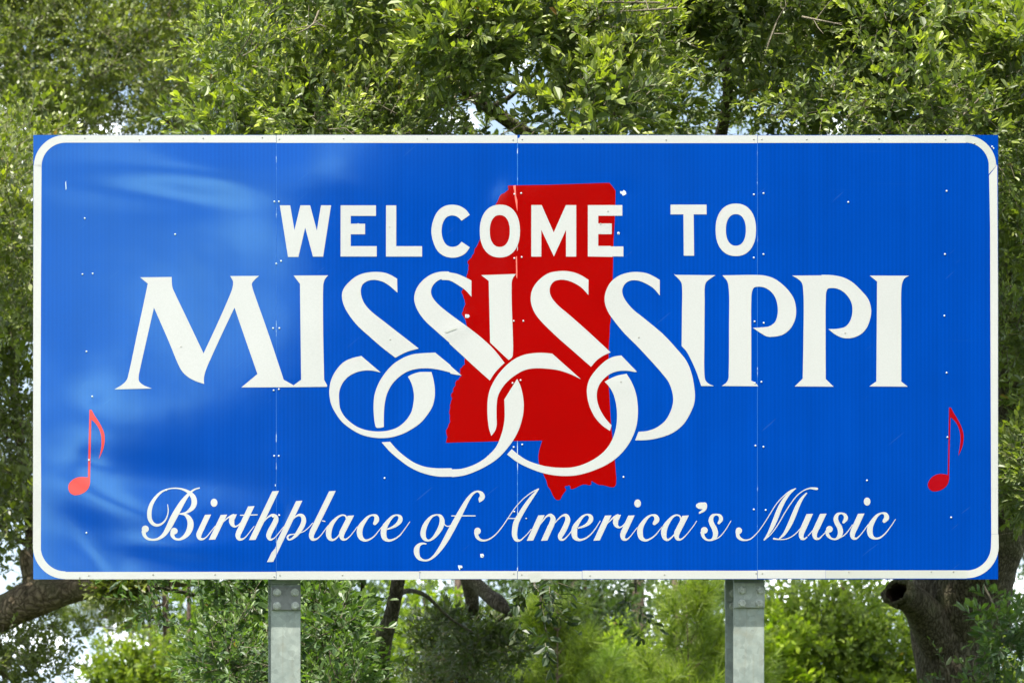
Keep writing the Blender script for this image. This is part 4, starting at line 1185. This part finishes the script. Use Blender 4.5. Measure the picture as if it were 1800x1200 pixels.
def tree(name, label, cat, base_px, y, limbs, clumps, per, spec, mat, bark, seed, group=None, sides=14, rough=0.12, single=0, shell=0.55, bias=(0, -0.15, 0.35), branches=True, twig=True, limb_parts=0, hollow=None):
    r = np.random.default_rng(seed)
    b = P(base_px, 1200, y)
    root = empty(name, (b.x, y, 0))
    group = group or {'live_oak': 'live oaks round the sign', 'broadleaf_tree': 'broadleaf trees beyond the sign'}.get(name)
    tag(root, label, cat, group)
    root['kind'] = 'thing'
    chunks = []
    for i, p in enumerate(limbs):
        a = tube_arrays([q[:3] for q in p], [q[3] for q in p], sides if i < 3 else 9, rough=rough, seed=seed + i)
        if 0 < i <= limb_parts:
            v, q = a
            me = np_mesh('limb', v, q, smooth=True); link('limb', me, root, [bark])
        else: chunks.append(a)
    if branches: chunks += grow(limbs, clumps, r)
    v, q = merge(chunks)
    me = np_mesh('trunk', v, q, smooth=True)
    link('trunk', me, root, [bark])
    if clumps:
        lf, tw = crown_mesh(clumps, per, spec, r, bias=bias, shell=shell)
        keep = None
        if single:
            B = lf[0]
            k = (CAM.y * -1 + B[:, 1]) / 13.0
            px = ((B[:, 0] - CAM.x) / k + CAM.x) / S + 900
            py = 1018 - (((B[:, 2] - CAM.z) / k + CAM.z) - ZB) / S
            vis = (px > 5) & (px < 1795) & (((py > 0) & (py < 232)) | ((py > 1022) & (py < 1195)) | ((px > 1758) & (py > 0) & (py < 1195)))
            facing = np.abs(lf[2][:, 1]) > 0.3
            score = np.where(vis & facing, B[:, 1] - 25 * lf[3], 1e3)
            idx = np.argsort(score)[:single]
            idx = idx[score[idx] < 900]
            keep = np.ones(len(B), dtype=bool); keep[idx] = False
            for i in idx:
                vv, qq, _ = leaf_quads(lf[0][i:i + 1] * 0, lf[1][i:i + 1], lf[2][i:i + 1], lf[3][i:i + 1], lf[4][i:i + 1])
                me = np_mesh('leaf', vv, qq, attr=np.repeat(lf[5][i:i + 1], 6, axis=0)); me.materials.append(mat)
                o = bpy.data.objects.new('leaf', me); col.objects.link(o); o.parent = root
                o.location = Vector(lf[0][i]) - Vector(root.location)
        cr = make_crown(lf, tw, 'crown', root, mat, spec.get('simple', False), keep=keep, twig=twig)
        cr['kind'] = 'stuff'
    return root

r = np.random.default_rng(5)

# --- big live oak whose trunk stands right of the right-hand post; its crown hangs over the top of the sign
GAPS1 = [(850, 205, 55, 26), (925, 150, 22, 16), (1010, 125, 18, 10), (1275, 160, 16, 16), (1265, 185, 14, 12), (1450, 130, 16, 12), (1490, 100, 12, 10), (1715, 12, 20, 14), (560, 100, 10, 16)]
def f1(px, py):
    # lower left edge of the crown steps down from (430, 0) to (300, 230)
    return px > 440 - 0.45 * py
c1 = region(r, 310, 1880, -110, 250, 1.2, 3.0, 95, 0.34, 0.95, GAPS1, fn=f1)
c1 += region(r, 380, 1920, -130, 250, 3.0, 6.5, 120, 0.42, 0.6, GAPS1, fn=f1)
c1 += region(r, 560, 830, 20, 190, 3.5, 6.0, 14, 0.4, 0.15, GAPS1)
c1 += region(r, 1775, 1900, 230, 830, 1.5, 5, 40, 0.28, 0.5)
c1 += region(r, 500, 1800, 260, 800, 3.5, 8, 40, 0.5, 0.3)
trunk1 = smooth_path([(*P(1672, 1700, 7.3), pxs(170, 7) / 2), (*P(1676, 1400, 7.2), pxs(138, 7) / 2), (*P(1678, 1200, 7), pxs(130, 7) / 2), (*P(1680, 1120, 7), pxs(140, 7) / 2), (*P(1690, 1050, 6.9), pxs(158, 7) / 2), (*P(1722, 980, 6.7), pxs(130, 7) / 2),
                      (*P(1768, 880, 6.4), pxs(108, 7) / 2), (*P(1795, 740, 6.0), pxs(90, 6) / 2), (*P(1790, 560, 5.6), pxs(72, 6) / 2), (*P(1770, 400, 5.2), pxs(58, 5) / 2)], 14)
l1 = [trunk1,
      limb((1655, 1130, 6.85, 76), (1632, 1088, 6.75, 68), (1612, 1060, 6.6, 56), (1598, 1050, 6.5, 52), (1587, 1044, 6.42, 50), (1579, 1041, 6.35, 47), n=8),
      limb((1688, 1060, 7.0, 70), (1640, 940, 6.8, 56), (1560, 800, 6.2, 50), (1440, 640, 5.6, 44), (1300, 480, 5.2, 38), (1150, 350, 4.8, 32), (980, 270, 4.4, 26), (860, 190, 4.2, 20), (760, 120, 4.0, 12), n=7),
      limb((1780, 500, 5.5, 60), (1700, 330, 5.0, 44), (1640, 200, 4.6, 30), (1600, 60, 4.3, 22), (1610, -120, 4.2, 14)),
      limb((1785, 660, 5.9, 40), (1765, 560, 5.0, 30), (1745, 330, 4.0, 20), (1720, 230, 3.4, 13), (1770, 150, 3.0, 9)),
      limb((1300, 480, 5.2, 34), (1260, 300, 4.8, 26), (1280, 150, 4.4, 18), (1240, -20, 4.2, 12), (1260, -150, 4.1, 8)),
      limb((980, 270, 4.4, 22), (760, 240, 4.2, 16), (600, 180, 3.8, 10), (480, 150, 3.4, 6)),
      limb((1640, 200, 4.6, 22), (1560, 235, 3.8, 14), (1500, 250, 3.2, 10))]
T1 = tree('live_oak', 'massive live oak with a hollow stub low on its gnarled trunk', 'tree', 1678, 7.0, l1, c1, 62, OAK, M_LEAF, M_BARK, 21, sides=34, rough=0.13, single=150, limb_parts=1)
# the hollow in the stub's end
def hollow():
    e = l1[1]
    c, d = Vector(e[-1][:3]), (Vector(e[-1][:3]) - Vector(e[-4][:3])).normalized()
    R0 = e[-1][3]
    u = d.cross(Vector((0, 0, 1))).normalized(); w = d.cross(u)
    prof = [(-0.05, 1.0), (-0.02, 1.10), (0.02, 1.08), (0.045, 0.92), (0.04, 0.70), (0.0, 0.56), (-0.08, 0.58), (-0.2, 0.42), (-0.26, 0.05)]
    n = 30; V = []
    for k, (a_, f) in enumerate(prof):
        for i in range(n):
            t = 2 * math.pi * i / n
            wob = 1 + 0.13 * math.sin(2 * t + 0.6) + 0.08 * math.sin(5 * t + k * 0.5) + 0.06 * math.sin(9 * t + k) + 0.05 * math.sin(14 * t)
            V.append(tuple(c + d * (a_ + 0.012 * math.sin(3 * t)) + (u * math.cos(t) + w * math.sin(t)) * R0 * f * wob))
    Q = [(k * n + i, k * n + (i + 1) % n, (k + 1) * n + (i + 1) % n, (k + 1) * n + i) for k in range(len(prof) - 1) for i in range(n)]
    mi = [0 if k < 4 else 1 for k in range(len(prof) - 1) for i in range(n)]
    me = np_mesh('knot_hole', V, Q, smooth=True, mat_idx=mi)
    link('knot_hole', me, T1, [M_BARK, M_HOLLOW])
hollow()
# --- low oak between the posts and left of the left-hand post
c2 = region(r, 400, 460, 1050, 1260, 1.4, 3.2, 13, 0.17, 0.6)
c2 += region(r, 540, 605, 1070, 1260, 1.2, 3.2, 14, 0.17, 0.6)
c2 += region(r, 450, 600, 1000, 1260, 3.4, 5.0, 14, 0.26, 0.2)
c2 += region(r, 190, 400, 1000, 1022, 1.6, 3.0, 7, 0.06, 0.45, dens=0.22)
c2 += region(r, 245, 300, 1060, 1105, 1.6, 2.4, 3, 0.05, 0.2, dens=0.12)
c2 += region(r, 360, 660, 500, 900, 3, 6, 20, 0.36, 0.3)
l2 = [limb((655, 1700, 5.6, 70), (658, 1400, 5.4, 52), (662, 1200, 5.2, 44), (672, 1130, 5.0, 34), (688, 1080, 4.9, 26), (700, 1020, 4.8, 24), (712, 930, 4.7, 22), (700, 800, 4.6, 18), (640, 650, 4.4, 12), n=8),
      limb((662, 1240, 5.2, 38), (620, 1160, 4.8, 34), (596, 1100, 4.4, 16), (632, 1056, 4.1, 9), (640, 1000, 3.8, 7)),
      limb((620, 1160, 4.8, 22), (520, 1110, 4.2, 14), (420, 1080, 3.6, 10), (340, 1045, 2.9, 8), (260, 1030, 2.3, 5)),
      limb((694, 1050, 4.9, 12), (715, 1038, 5.2, 9), (748, 1046, 5.6, 7), (790, 1085, 6.2, 5), (830, 1110, 6.8, 3))]
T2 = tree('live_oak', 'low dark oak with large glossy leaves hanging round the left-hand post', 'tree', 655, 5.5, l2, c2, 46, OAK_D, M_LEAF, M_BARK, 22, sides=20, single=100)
# a more distant dark-leaved oak between them
c3 = region(r, 728, 900, 1090, 1260, 7.5, 10.5, 44, 0.12, 0.3, flat=0.9, dens=0.75, fn=lambda a, b: b > 1068 + 34 * math.sin(a / 19.0) + max(0, a - 850) * 1.2)
c3 += region(r, 720, 860, 1090, 1150, 7, 9, 6, 0.13, 0.25)
c3 += region(r, 860, 900, 1120, 1170, 7, 10, 3, 0.1, 0.2)
l3 = [limb((790, 1600, 9, 60), (800, 1300, 9, 46), (830, 1120, 8.8, 20), (820, 1000, 8.6, 30), (780, 900, 8.4, 30), (700, 700, 8, 22), n=7),
      limb((775, 960, 8.3, 22), (830, 1018, 8.0, 22), (858, 1045, 7.8, 24), (880, 1062, 7.6, 26), (900, 1082, 7.5, 5), n=8)]
T3 = tree('live_oak', 'dark small-leaved oak with a broken dangling branch, beyond the sign', 'tree', 790, 9, l3, c3, 40, OAK_S, M_LEAF, M_BARK, 23, sides=16, limb_parts=1)
# dangling spray under the middle of the sign
c4 = region(r, 925, 985, 1005, 1060, 1.4, 1.9, 4, 0.10, 0.1, flat=1.1)
c4 += [(*P(958, 1085, 1.6), 0.09, 0.09, 0.13, 0.1, 0.5), (*P(962, 1120, 1.6), 0.05, 0.05, 0.08, 0.1, 0.25), (*P(1120, 1075, 2.2), 0.06, 0.06, 0.12, 0.1, 0.35), (*P(1115, 1035, 2.2), 0.08, 0.08, 0.1, 0.1, 0.4)]
l4 = [limb((1040, 1700, 4.6, 34), (1040, 1400, 4.4, 24), (1050, 900, 3.6, 16), (1040, 800, 3.0, 12), n=6)]
l4 = [limb((1300, 480, 5.2, 30), (1180, 620, 4.4, 22), (1060, 800, 3.2, 15), (980, 930, 2.2, 10), (962, 1010, 1.7, 6), (950, 1060, 1.6, 4), (960, 1110, 1.6, 3)), limb((1060, 800, 3.2, 8), (1110, 950, 2.4, 6), (1118, 1040, 2.2, 4))]
lfr = np.random.default_rng(99)
chunks = [tube_arrays([q[:3] for q in p], [q[3] for q in p], 8) for p in l4]
v, q = merge(chunks); link('limb', np_mesh('limb', v, q, smooth=True), T1, [M_BARK])
SPRAY = dict(OAK_D, sprig=0.13, n=7, dark=(0.02, 0.038, 0.015), mid=(0.045, 0.08, 0.028), fresh=(0.06, 0.1, 0.03))  # leaf colours darkened to give a backlit silhouette
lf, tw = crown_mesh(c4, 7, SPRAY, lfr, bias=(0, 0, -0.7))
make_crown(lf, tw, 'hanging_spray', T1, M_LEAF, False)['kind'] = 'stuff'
# bare dead twigs showing in the shaded middle of the crown and by the top right corner
dr = np.random.default_rng(4)
for (a, b_, c_) in (((832, 95, 2.6), (828, 135, 2.5), (770, 178, 2.4)), ((828, 130, 2.5), (800, 170, 2.4), (790, 232, 2.3)), ((870, 150, 2.6), (820, 175, 2.4), (756, 190, 2.2)),
                   ((1160, 5, 1.2), (1070, 4, 1.1), (1020, 0, 1.1)), ((1190, 14, 1.1), (1140, 18, 1.0), (1090, 20, 1.0)), ((1350, 80, 1.2), (1365, 40, 1.1), (1385, 5, 1.0)),
                   ((1700, 175, 1.4), (1690, 205, 1.3), (1655, 236, 1.2)), ((1745, 150, 1.5), (1700, 195, 1.3), (1668, 232, 1.2)), ((1410, 30, 1.1), (1440, 36, 1.0), (1480, 44, 1.0)),
                   ((560, 20, 1.4), (548, 45, 1.3), (520, 60, 1.3)), ((940, 210, 1.3), (905, 225, 1.2), (880, 236, 1.1)), ((1780, 905, 4.6), (1795, 960, 4.5), (1800, 985, 4.5)), ((1730, 1030, 5.5), (1745, 1060, 5.4), (1755, 1090, 5.3))):
    pth = limb((*a, 4.0), (*b_, 3.2), (*c_, 1.6), n=6)
    ch = [tube_arrays([q[:3] for q in pth], [q[3] for q in pth], 5)]
    for k in range(4):
        q = pth[dr.integers(3, len(pth))]
        e = q[:3] + dr.normal(size=3) * 0.07
        ch.append(tube_arrays([q[:3], (q[:3] + e) / 2 + dr.normal(size=3) * 0.01, e], [q[3] * 0.6, q[3] * 0.45, 0.001], 4))
    v, q = merge(ch)
    link('dead_twig', np_mesh('dead_twig', v, q, smooth=True), T1, [M_TWIG])
# leafy shoots at the foot of the big oak
c5 = region(r, 1745, 1840, 1040, 1170, 4.6, 5.8, 8, 0.12, 0.45, dens=0.7)
c5 += region(r, 1660, 1830, 1195, 1260, 4.4, 5.4, 4, 0.13, 0.3)
lf, tw = crown_mesh(c5, 13, OAK_D, lfr)
make_crown(lf, tw, 'side_shoots', T1, M_LEAF, False)['kind'] = 'stuff'
ch = grow([limb((1745, 1120, 6.6, 14), (1780, 1120, 5.8, 10), (1800, 1130, 5.2, 6))], c5, lfr)
v, q = merge(ch); link('shoot_stems', np_mesh('shoot_stems', v, q, smooth=True), T1, [M_TWIG])['kind'] = 'stuff'

# --- spreading oak on the left with the long level limb
GAPS6 = [(20, 230, 22, 14), (85, 225, 32, 26), (200, 205, 40, 14)]
c6 = region(r, -120, 75, 210, 560, 8, 11.5, 60, 0.4, 0.6, GAPS6)
c6 += region(r, -140, 60, 540, 1000, 8.5, 12, 42, 0.42, 0.2)
c6 += region(r, -40, 60, 250, 540, 5, 8, 10, 0.34, 0.6)
c6 += region(r, -60, 80, 1125, 1210, 9, 10.5, 14, 0.24, 0.25, dens=0.5)
c6 += region(r, 70, 100, 1085, 1110, 9, 10, 2, 0.12, 0.15)
c6 += [(*P(112, 1155, 9.5), 0.10, 0.1, 0.16, 0.1, 0.12), (*P(118, 1130, 9.5), 0.14, 0.1, 0.12, 0.1, 0.16), (*P(92, 1185, 9.5), 0.10, 0.1, 0.12, 0.1, 0.12)]
c6 += region(r, 175, 235, 1028, 1036, 8.3, 8.6, 3, 0.05, 0.4, dens=2.0)
l6 = [limb((-260, 1900, 10, 150), (-250, 1500, 10, 110), (-210, 1250, 9.9, 90), (-130, 1140, 9.6, 72), (-40, 1095, 9.3, 60), (20, 1068, 9.1, 60), (70, 1048, 9.0, 62), (130, 1035, 8.9, 48), (190, 1026, 8.8, 34), (290, 1016, 8.6, 32), (370, 1008, 8.4, 28), (450, 960, 8.2, 20), n=10),
      limb((62, 1050, 9.0, 34), (52, 1010, 9.0, 30), (46, 985, 9.0, 26), (42, 965, 9.0, 15), n=6),
      limb((60, 1045, 9.1, 30), (58, 960, 9.2, 26), (50, 880, 9.3, 20), (34, 760, 9.5, 17), (22, 640, 9.7, 14), (18, 520, 9.9, 11), (30, 380, 10, 9), (20, 280, 10, 6)),
      limb((-210, 1250, 9.9, 70), (-200, 900, 10, 50), (-120, 600, 10, 36), (-60, 400, 10, 22)),
      limb((-130, 1140, 9.6, 30), (-60, 1150, 9.8, 18), (-10, 1180, 9.9, 10), (8, 1190, 9.9, 9), (8, 1260, 9.9, 9)),
      limb((58, 960, 9.2, 14), (20, 940, 9.2, 9), (-30, 900, 9.2, 7))]
T6 = tree('live_oak', 'spreading oak with a long level limb below the left end of the sign', 'tree', -250, 10, l6, c6, 58, OAK_F, M_LEAF, M_BARK_L, 24, sides=26, rough=0.16, limb_parts=2)

# --- taller oak behind it filling the top left corner
GAPS7 = [(400, 40, 18, 26), (462, 120, 10, 10)]
GAPS7_OLD = [(35, 165, 26, 10), (75, 215, 38, 22), (180, 210, 36, 12), (240, 190, 26, 12), (400, 40, 26, 34), (425, 75, 16, 12), (462, 120, 12, 10), (120, 30, 14, 6), (255, 215, 40, 10), (455, 190, 14, 14)]
def f7(px, py): return py < 138 + 60 * math.sin(px / 60.0) * 0.4 + (25 if px > 250 else 0)
c7 = region(r, -120, 470, -120, 175, 14, 20, 155, 0.5, 0.65, GAPS7, fn=f7)
c7 += region(r, -60, 400, 140, 235, 14, 18, 40, 0.3, 0.35, GAPS7, dens=0.55)
c7 += region(r, 50, 260, 165, 240, 14, 18, 15, 0.2, 0.35, dens=0.45)
c7 += region(r, 330, 1500, -120, 225, 14, 20, 120, 0.55, 0.3, GAPS7 + GAPS1)
l7 = [limb((500, 1500, 17, 46), (502, 1000, 17, 40), (430, 600, 17, 32), (316, 235, 17, 18), (318, 150, 17, 14), (300, 40, 17, 11), (290, -120, 17, 7), n=6),
      limb((500, 950, 17, 36), (250, 560, 17, 26), (112, 260, 17, 12), (106, 200, 17, 11), (108, 100, 17, 9), (90, -60, 17, 6)),
      limb((210, 420, 17, 14), (120, 240, 16.5, 8), (155, 195, 16.3, 6), (205, 160, 16, 5), (260, 110, 16, 4)),
      limb((316, 235, 17, 10), (260, 180, 16.5, 6), (190, 120, 16, 4))]
T7 = tree('oak_tree', 'tall fine-leaved tree filling the sky above the top left corner of the sign', 'tree', 500, 17, l7, c7, 62, OAK_F, M_LEAF, M_BARK_L, 25, sides=10)

# --- oak limb crossing behind, top centre, dark inner crown is part of T1; now the wood beyond
def bushy(name, label, pxc, py_top, px_w, y, spec, seed, n=26, rad=0.5, trunk_w=10, per=34, group=None, cat='tree', fresh=0.6, to_py=1290, mat=None, bark=None):
    rr = np.random.default_rng(seed)
    cl = []
    H = to_py - py_top
    for _ in range(n):
        t = rr.random() ** 0.8
        w = px_w * math.sqrt(max(0.05, 1 - (1 - t) ** 2.2)) / 2
        px = pxc + rr.uniform(-1, 1) * w; py = py_top + rad / S * 13 / (13 + y) * 0.6 + t * H
        p = P(px, py, y + rr.uniform(-1, 1) * pxs(px_w, y) * 0.35)
        if p.z < 0.3: continue
        q = rad * rr.uniform(0.65, 1.2)
        cl.append((p.x, p.y, p.z, q, q, q * 0.75, fresh * rr.uniform(0.4, 1.3), (q / rad) ** 2))
    top = P(pxc, py_top, y)
    b = P(pxc, 1200, y)
    tw_ = pxs(trunk_w, y) / 2
    lb = [smooth_path([(b.x + 0.1, y, -0.1, tw_ * 1.4), (b.x, y, top.z * 0.35, tw_), (b.x + 0.1, y, top.z * 0.65, tw_ * 0.7), (top.x, y, top.z - 0.2, tw_ * 0.25)], 5)]
    return tree(name, label, cat, pxc, y, lb, cl, per, spec, mat or M_LEAF_F, bark or M_BARK_L, seed, group=group, sides=8, twig=False)

bushy('broadleaf_tree', 'bright lime-green young tree just beyond the dark oak, between the posts', 745, 1025, 190, 22, LIME, 31, n=40, rad=0.55, per=36, fresh=0.8, trunk_w=12)
bushy('broadleaf_tree', 'bright yellow-green bushy sapling left of the thick pine stem', 1100, 1098, 120, 21, LIME, 32, n=24, rad=0.42, per=40, fresh=0.9, trunk_w=8)
bushy('broadleaf_tree', 'lime sapling pressing against the left side of the right-hand post', 1240, 1120, 90, 20, LIME, 33, n=18, rad=0.36, per=36, fresh=0.6, trunk_w=8)
bushy('broadleaf_tree', 'lime sapling in front of the hedge right beside the right-hand post', 1362, 1085, 95, 18, LIME, 34, n=20, rad=0.38, per=34, fresh=0.75, trunk_w=8)
bushy('broadleaf_tree', 'broad mid-green tree filling the gap between right-hand post and oak trunk', 1480, 990, 330, 19, MIDG, 35, n=95, rad=0.6, per=34, fresh=0.6, trunk_w=26)
bushy('broadleaf_tree', 'soft green tree at the lower left with white sky beside it', 262, 1085, 150, 24, MIDG, 36, n=40, rad=0.55, per=36, fresh=0.75, trunk_w=12)
bushy('broadleaf_tree', 'lime-green tree low behind the glossy leaves left of the left-hand post', 335, 1050, 130, 28, LIME, 37, n=30, rad=0.6, per=36, fresh=0.4, trunk_w=12)
bushy('broadleaf_tree', 'deep green tree left of the thick pine stem', 1025, 960, 300, 24, DARKG, 38, n=95, rad=0.6, per=34, fresh=0.6, trunk_w=18)
bushy('broadleaf_tree', 'dark olive tree behind the right-hand post', 1290, 1000, 150, 32, DARKG, 39, n=34, rad=0.8, per=30, fresh=0.7, trunk_w=16)
bushy('broadleaf_tree', 'pale sunlit tree behind the right-hand oak trunk', 1760, 1080, 190, 22, MIDG, 40, n=30, rad=0.6, per=30, fresh=0.9, trunk_w=16)
bushy('broadleaf_tree', 'dark green tree behind the low dark oak, between left-hand post and its leaning stem', 520, 980, 220, 26, DARKG, 41, n=40, rad=0.8, per=30, fresh=0.4, trunk_w=18)

# pines
def needles(tufts, r, length, n_per, c0, c1, w=0.006):
    """tufts: (x,y,z, dx,dy,dz, scale)"""
    T = np.array(tufts)
    k = len(T)
    B, D, C, L_ = [], [], [], []
    ax = nrm(T[:, 3:6])
    for i in range(n_per):
        t = r.random(k)
        pos = T[:, :3] + ax * (t * 0.26 * T[:, 6])[:, None]
        d = nrm(ax * 0.75 + nrm(r.normal(size=(k, 3))) * 0.85)
        B.append(pos); D.append(d); L_.append(length * T[:, 6] * (0.7 + 0.5 * r.random(k)))
        m = r.random((k, 1)); C.append(np.array(c0) * (1 - m) + np.array(c1) * m)
    B, D, C, L_ = map(np.concatenate, (B, D, C, L_))
    s = nrm(np.cross(D, r.normal(size=D.shape)))
    v = np.stack([B - s * w, B + s * w, B + D * L_[:, None]], 1).reshape(-1, 3)
    tri = np.arange(len(v)).reshape(-1, 3)
    return v, tri, np.repeat(C, 3, axis=0)

def pine(label, pxc, py_top, y, spread, seed, c0, c1, young=True, n_per=42, group=None, tw=6, lean=0):
    rr = np.random.default_rng(seed)
    top = P(pxc, py_top, y); b = P(pxc - lean, 1200, y)
    root = empty('young_pine' if young else 'pine_tree', (b.x, y, 0))
    tag(root, label, 'tree', group or ('young pines beyond the sign' if young else 'tall pines beyond the sign'))
    tr = pxs(tw, y) / 2
    H = top.z
    path = smooth_path([(b.x, y, -0.1, tr * 1.25), ((b.x + top.x) / 2, y, H * 0.5, tr * 0.85), (top.x, y, H, tr * 0.15)], 8)
    ch = [tube_arrays([q[:3] for q in path], [q[3] for q in path], 9, rough=0.08)]
    tufts = [(*path[-1][:3], 0, 0, 1, 1.2)]
    z0 = 0.6 if young else H * 0.62
    z = z0
    while z < H - 0.15:
        f = (H - z) / (H - z0)
        L_ = spread * (0.25 + 0.75 * f) * rr.uniform(0.75, 1.15)
        for k in range(rr.integers(4, 7)):
            a = rr.uniform(0, 6.28)
            d = np.array([math.cos(a), math.sin(a), rr.uniform(0.35, 0.9) if young else rr.uniform(0.0, 0.5)])
            i = min(len(path) - 1, int(len(path) * z / H)); s = np.array([np.interp(z, [0, H], [b.x, top.x]), y, z])
            pts = [s + d * L_ * t + np.array([0, 0, 0.25 * L_ * t * t if young else 0.1 * L_ * t * t]) + rr.normal(size=3) * 0.03 * t for t in (0, 0.35, 0.7, 1.0)]
            ch.append(tube_arrays(pts, [tr * 0.35, tr * 0.25, tr * 0.16, tr * 0.08], 4))
            for t in (0.35, 0.55, 0.72, 0.88, 1.0):
                p = s + d * L_ * t + np.array([0, 0, 0.25 * L_ * t * t])
                for _ in range(1 if t < 0.5 else 2):
                    dd = d + rr.normal(size=3) * 0.45 + np.array([0, 0, 0.5])
                    tufts.append((*(p + rr.normal(size=3) * 0.06), *dd, rr.uniform(0.8, 1.15)))
        z += (0.26 if young else 0.5) * rr.uniform(0.7, 1.3)
    v, q = merge(ch)
    link('trunk', np_mesh('trunk', v, q, smooth=True), root, [M_BARK_P])
    v, t_, c = needles(tufts, rr, 0.21 if young else 0.24, n_per, c0, c1, w=0.0045 if young else 0.006)
    o = link('crown', np_mesh('crown', v, tris=t_, attr=c), root, [M_NEEDLE]); o['kind'] = 'stuff'

Y0_, Y1_ = (0.05, 0.10, 0.010), (0.31, 0.39, 0.028)
pine('slender young pine with lime needles, right of the dangling leaf spray', 980, 1062, 17, 0.75, 51, Y0_, Y1_)
pine('short young pine, lowest of the lime pines, left of the dangling leaf spray', 885, 1110, 18, 0.8, 52, Y0_, Y1_)
pine('feathery lime young pine just left of the right-hand post', 1205, 1010, 16, 0.8, 53, Y0_, Y1_, lean=-20)
pine('small lime young pine between the slender pine and the yellow sapling', 1035, 1158, 19, 0.8, 54, (0.09, 0.16, 0.016), (0.22, 0.32, 0.03))
pine('dull green young pine leaning beside the right-hand post', 1262, 1090, 17, 0.9, 55, (0.09, 0.15, 0.016), (0.24, 0.32, 0.03))
pine('small pale young pine at the foot of the lime tree between the posts', 835, 1140, 19, 0.8, 56, Y0_, Y1_)
PG0, PG1 = (0.035, 0.06, 0.015), (0.11, 0.16, 0.03)
pine('pine with the thick pinkish stem right of the dark tree', 1122, 500, 33, 2.6, 57, PG0, PG1, young=False, n_per=24, tw=24)
pine('pine with a thin dark stem leaning behind the feathery young pine', 1172, 560, 30, 2.2, 58, PG0, PG1, young=False, n_per=24, tw=13, lean=-30)
pine('pine with a dim grey stem right of the dangling leaf spray', 1012, 520, 37, 2.4, 59, PG0, PG1, young=False, n_per=24, tw=20)
pine('pine with a dim stem behind the broken dangling branch', 806, 540, 36, 2.4, 60, PG0, PG1, young=False, n_per=24, tw=16)
pine('tall pine with a slim stem at the lower left beside the glossy leaves', 332, 700, 26, 2.0, 61, PG0, PG1, young=False, n_per=24, tw=10)
# a bough of pine reaching out into the white sky at the lower left
def bough():
    rr = np.random.default_rng(77)
    root = empty('pine_tree', (P(300, 1200, 27).x, 27, 0))
    tag(root, 'pine reaching a fluffy bough into the white sky at the lower left', 'tree', 'tall pines beyond the sign')
    tr = limb((300, 1700, 27, 20), (298, 1300, 27, 16), (292, 1100, 27, 13), (286, 900, 27, 9), (286, 800, 27, 4))
    ch = [tube_arrays([q[:3] for q in tr], [q[3] for q in tr], 8)]
    tufts = []
    for a, b_, n in (((292, 1060), (108, 1092), 30), ((290, 1080), (160, 1050), 22), ((292, 1095), (175, 1100), 16), ((290, 1040), (200, 1030), 14), ((290, 1085), (180, 1075), 18), ((288, 1010), (230, 960), 10), ((288, 1000), (340, 950), 10)):
        l_ = limb((*a, 27, 5), ((a[0] + b_[0]) / 2, (a[1] + b_[1]) / 2 + 6, 26.6, 4), (*b_, 26, 2))
        ch.append(tube_arrays([q[:3] for q in l_], [q[3] for q in l_], 5))
        for k in range(n):
            t = 0.25 + 0.75 * rr.random()
            q = l_[min(len(l_) - 1, int(t * len(l_)))][:3] + rr.normal(size=3) * np.array([0.16, 0.25, 0.12])
            d = np.array([b_[0] - a[0], 0, 0]) / 200 + rr.normal(size=3) * 0.5 + np.array([0, 0, 0.9])
            tufts.append((*q, *d, rr.uniform(0.7, 1.1)))
    v, q = merge(ch); link('trunk', np_mesh('trunk', v, q, smooth=True), root, [M_BARK_P])
    v, t_, c = needles(tufts, rr, 0.22, 60, (0.05, 0.075, 0.015), (0.16, 0.20, 0.04), w=0.007)
    link('crown', np_mesh('crown', v, tris=t_, attr=c), root, [M_NEEDLE])['kind'] = 'stuff'
bough()

# far wood closing the view under the sign, and the wood across the road that the sheeting mirrors
def wood(name, cl, per, spec, seed, scale=3.0):
    rr = np.random.default_rng(seed)
    sp = dict(spec); sp['leaf'] = spec['leaf'] * scale; sp['sprig'] = spec['sprig'] * scale; sp['n'] = 6
    lf, tw = crown_mesh(cl, per, sp, rr)
    o = make_crown(lf, tw, name, None, M_LEAF_F, True, twig=False)
    tag(o, kind='stuff')
rr = np.random.default_rng(8)
cl = []
for k in range(230):
    px = rr.uniform(215, 1900); y = rr.uniform(40, 52)
    top = 985 - (75 if px > 1320 else 0) + 40 * math.sin(px / 70.0) + (70 if 210 < px < 330 else 0) + (60 if 880 < px < 1290 else 0)
    p = P(px, rr.uniform(top, 1250), y)
    if p.z < 0.5: continue
    q = 1.1 * rr.uniform(0.7, 1.3)
    cl.append((*p, q, q, q * 0.8, rr.uniform(0.1, 1.0), 1.0))
wood('far_wood', cl, 34, DARKG, 71, 1.6)
cl = []
for k in range(620):
    x = rr.uniform(4, 62); y = -rr.uniform(60, 72)
    hmax = 8 + 21 * min(1, (x - 4) / 10.0) + 1.5 * math.sin(x * 0.9)
    z = rr.uniform(1, hmax)
    q = 2.2 * rr.uniform(0.7, 1.3)
    cl.append((x, y, z, q, q, q, 0.3, 1.0))
for k in range(120):
    x = rr.uniform(-70, 6); y = -rr.uniform(90, 110); z = rr.uniform(0.5, 5.5 + 1.5 * math.sin(x * .3)); q = 2.0
    cl.append((x, y, z, q, q, q, 0.3, 1.0))
wood('roadside_wood', cl, 60, DARKG, 72, 7.0)
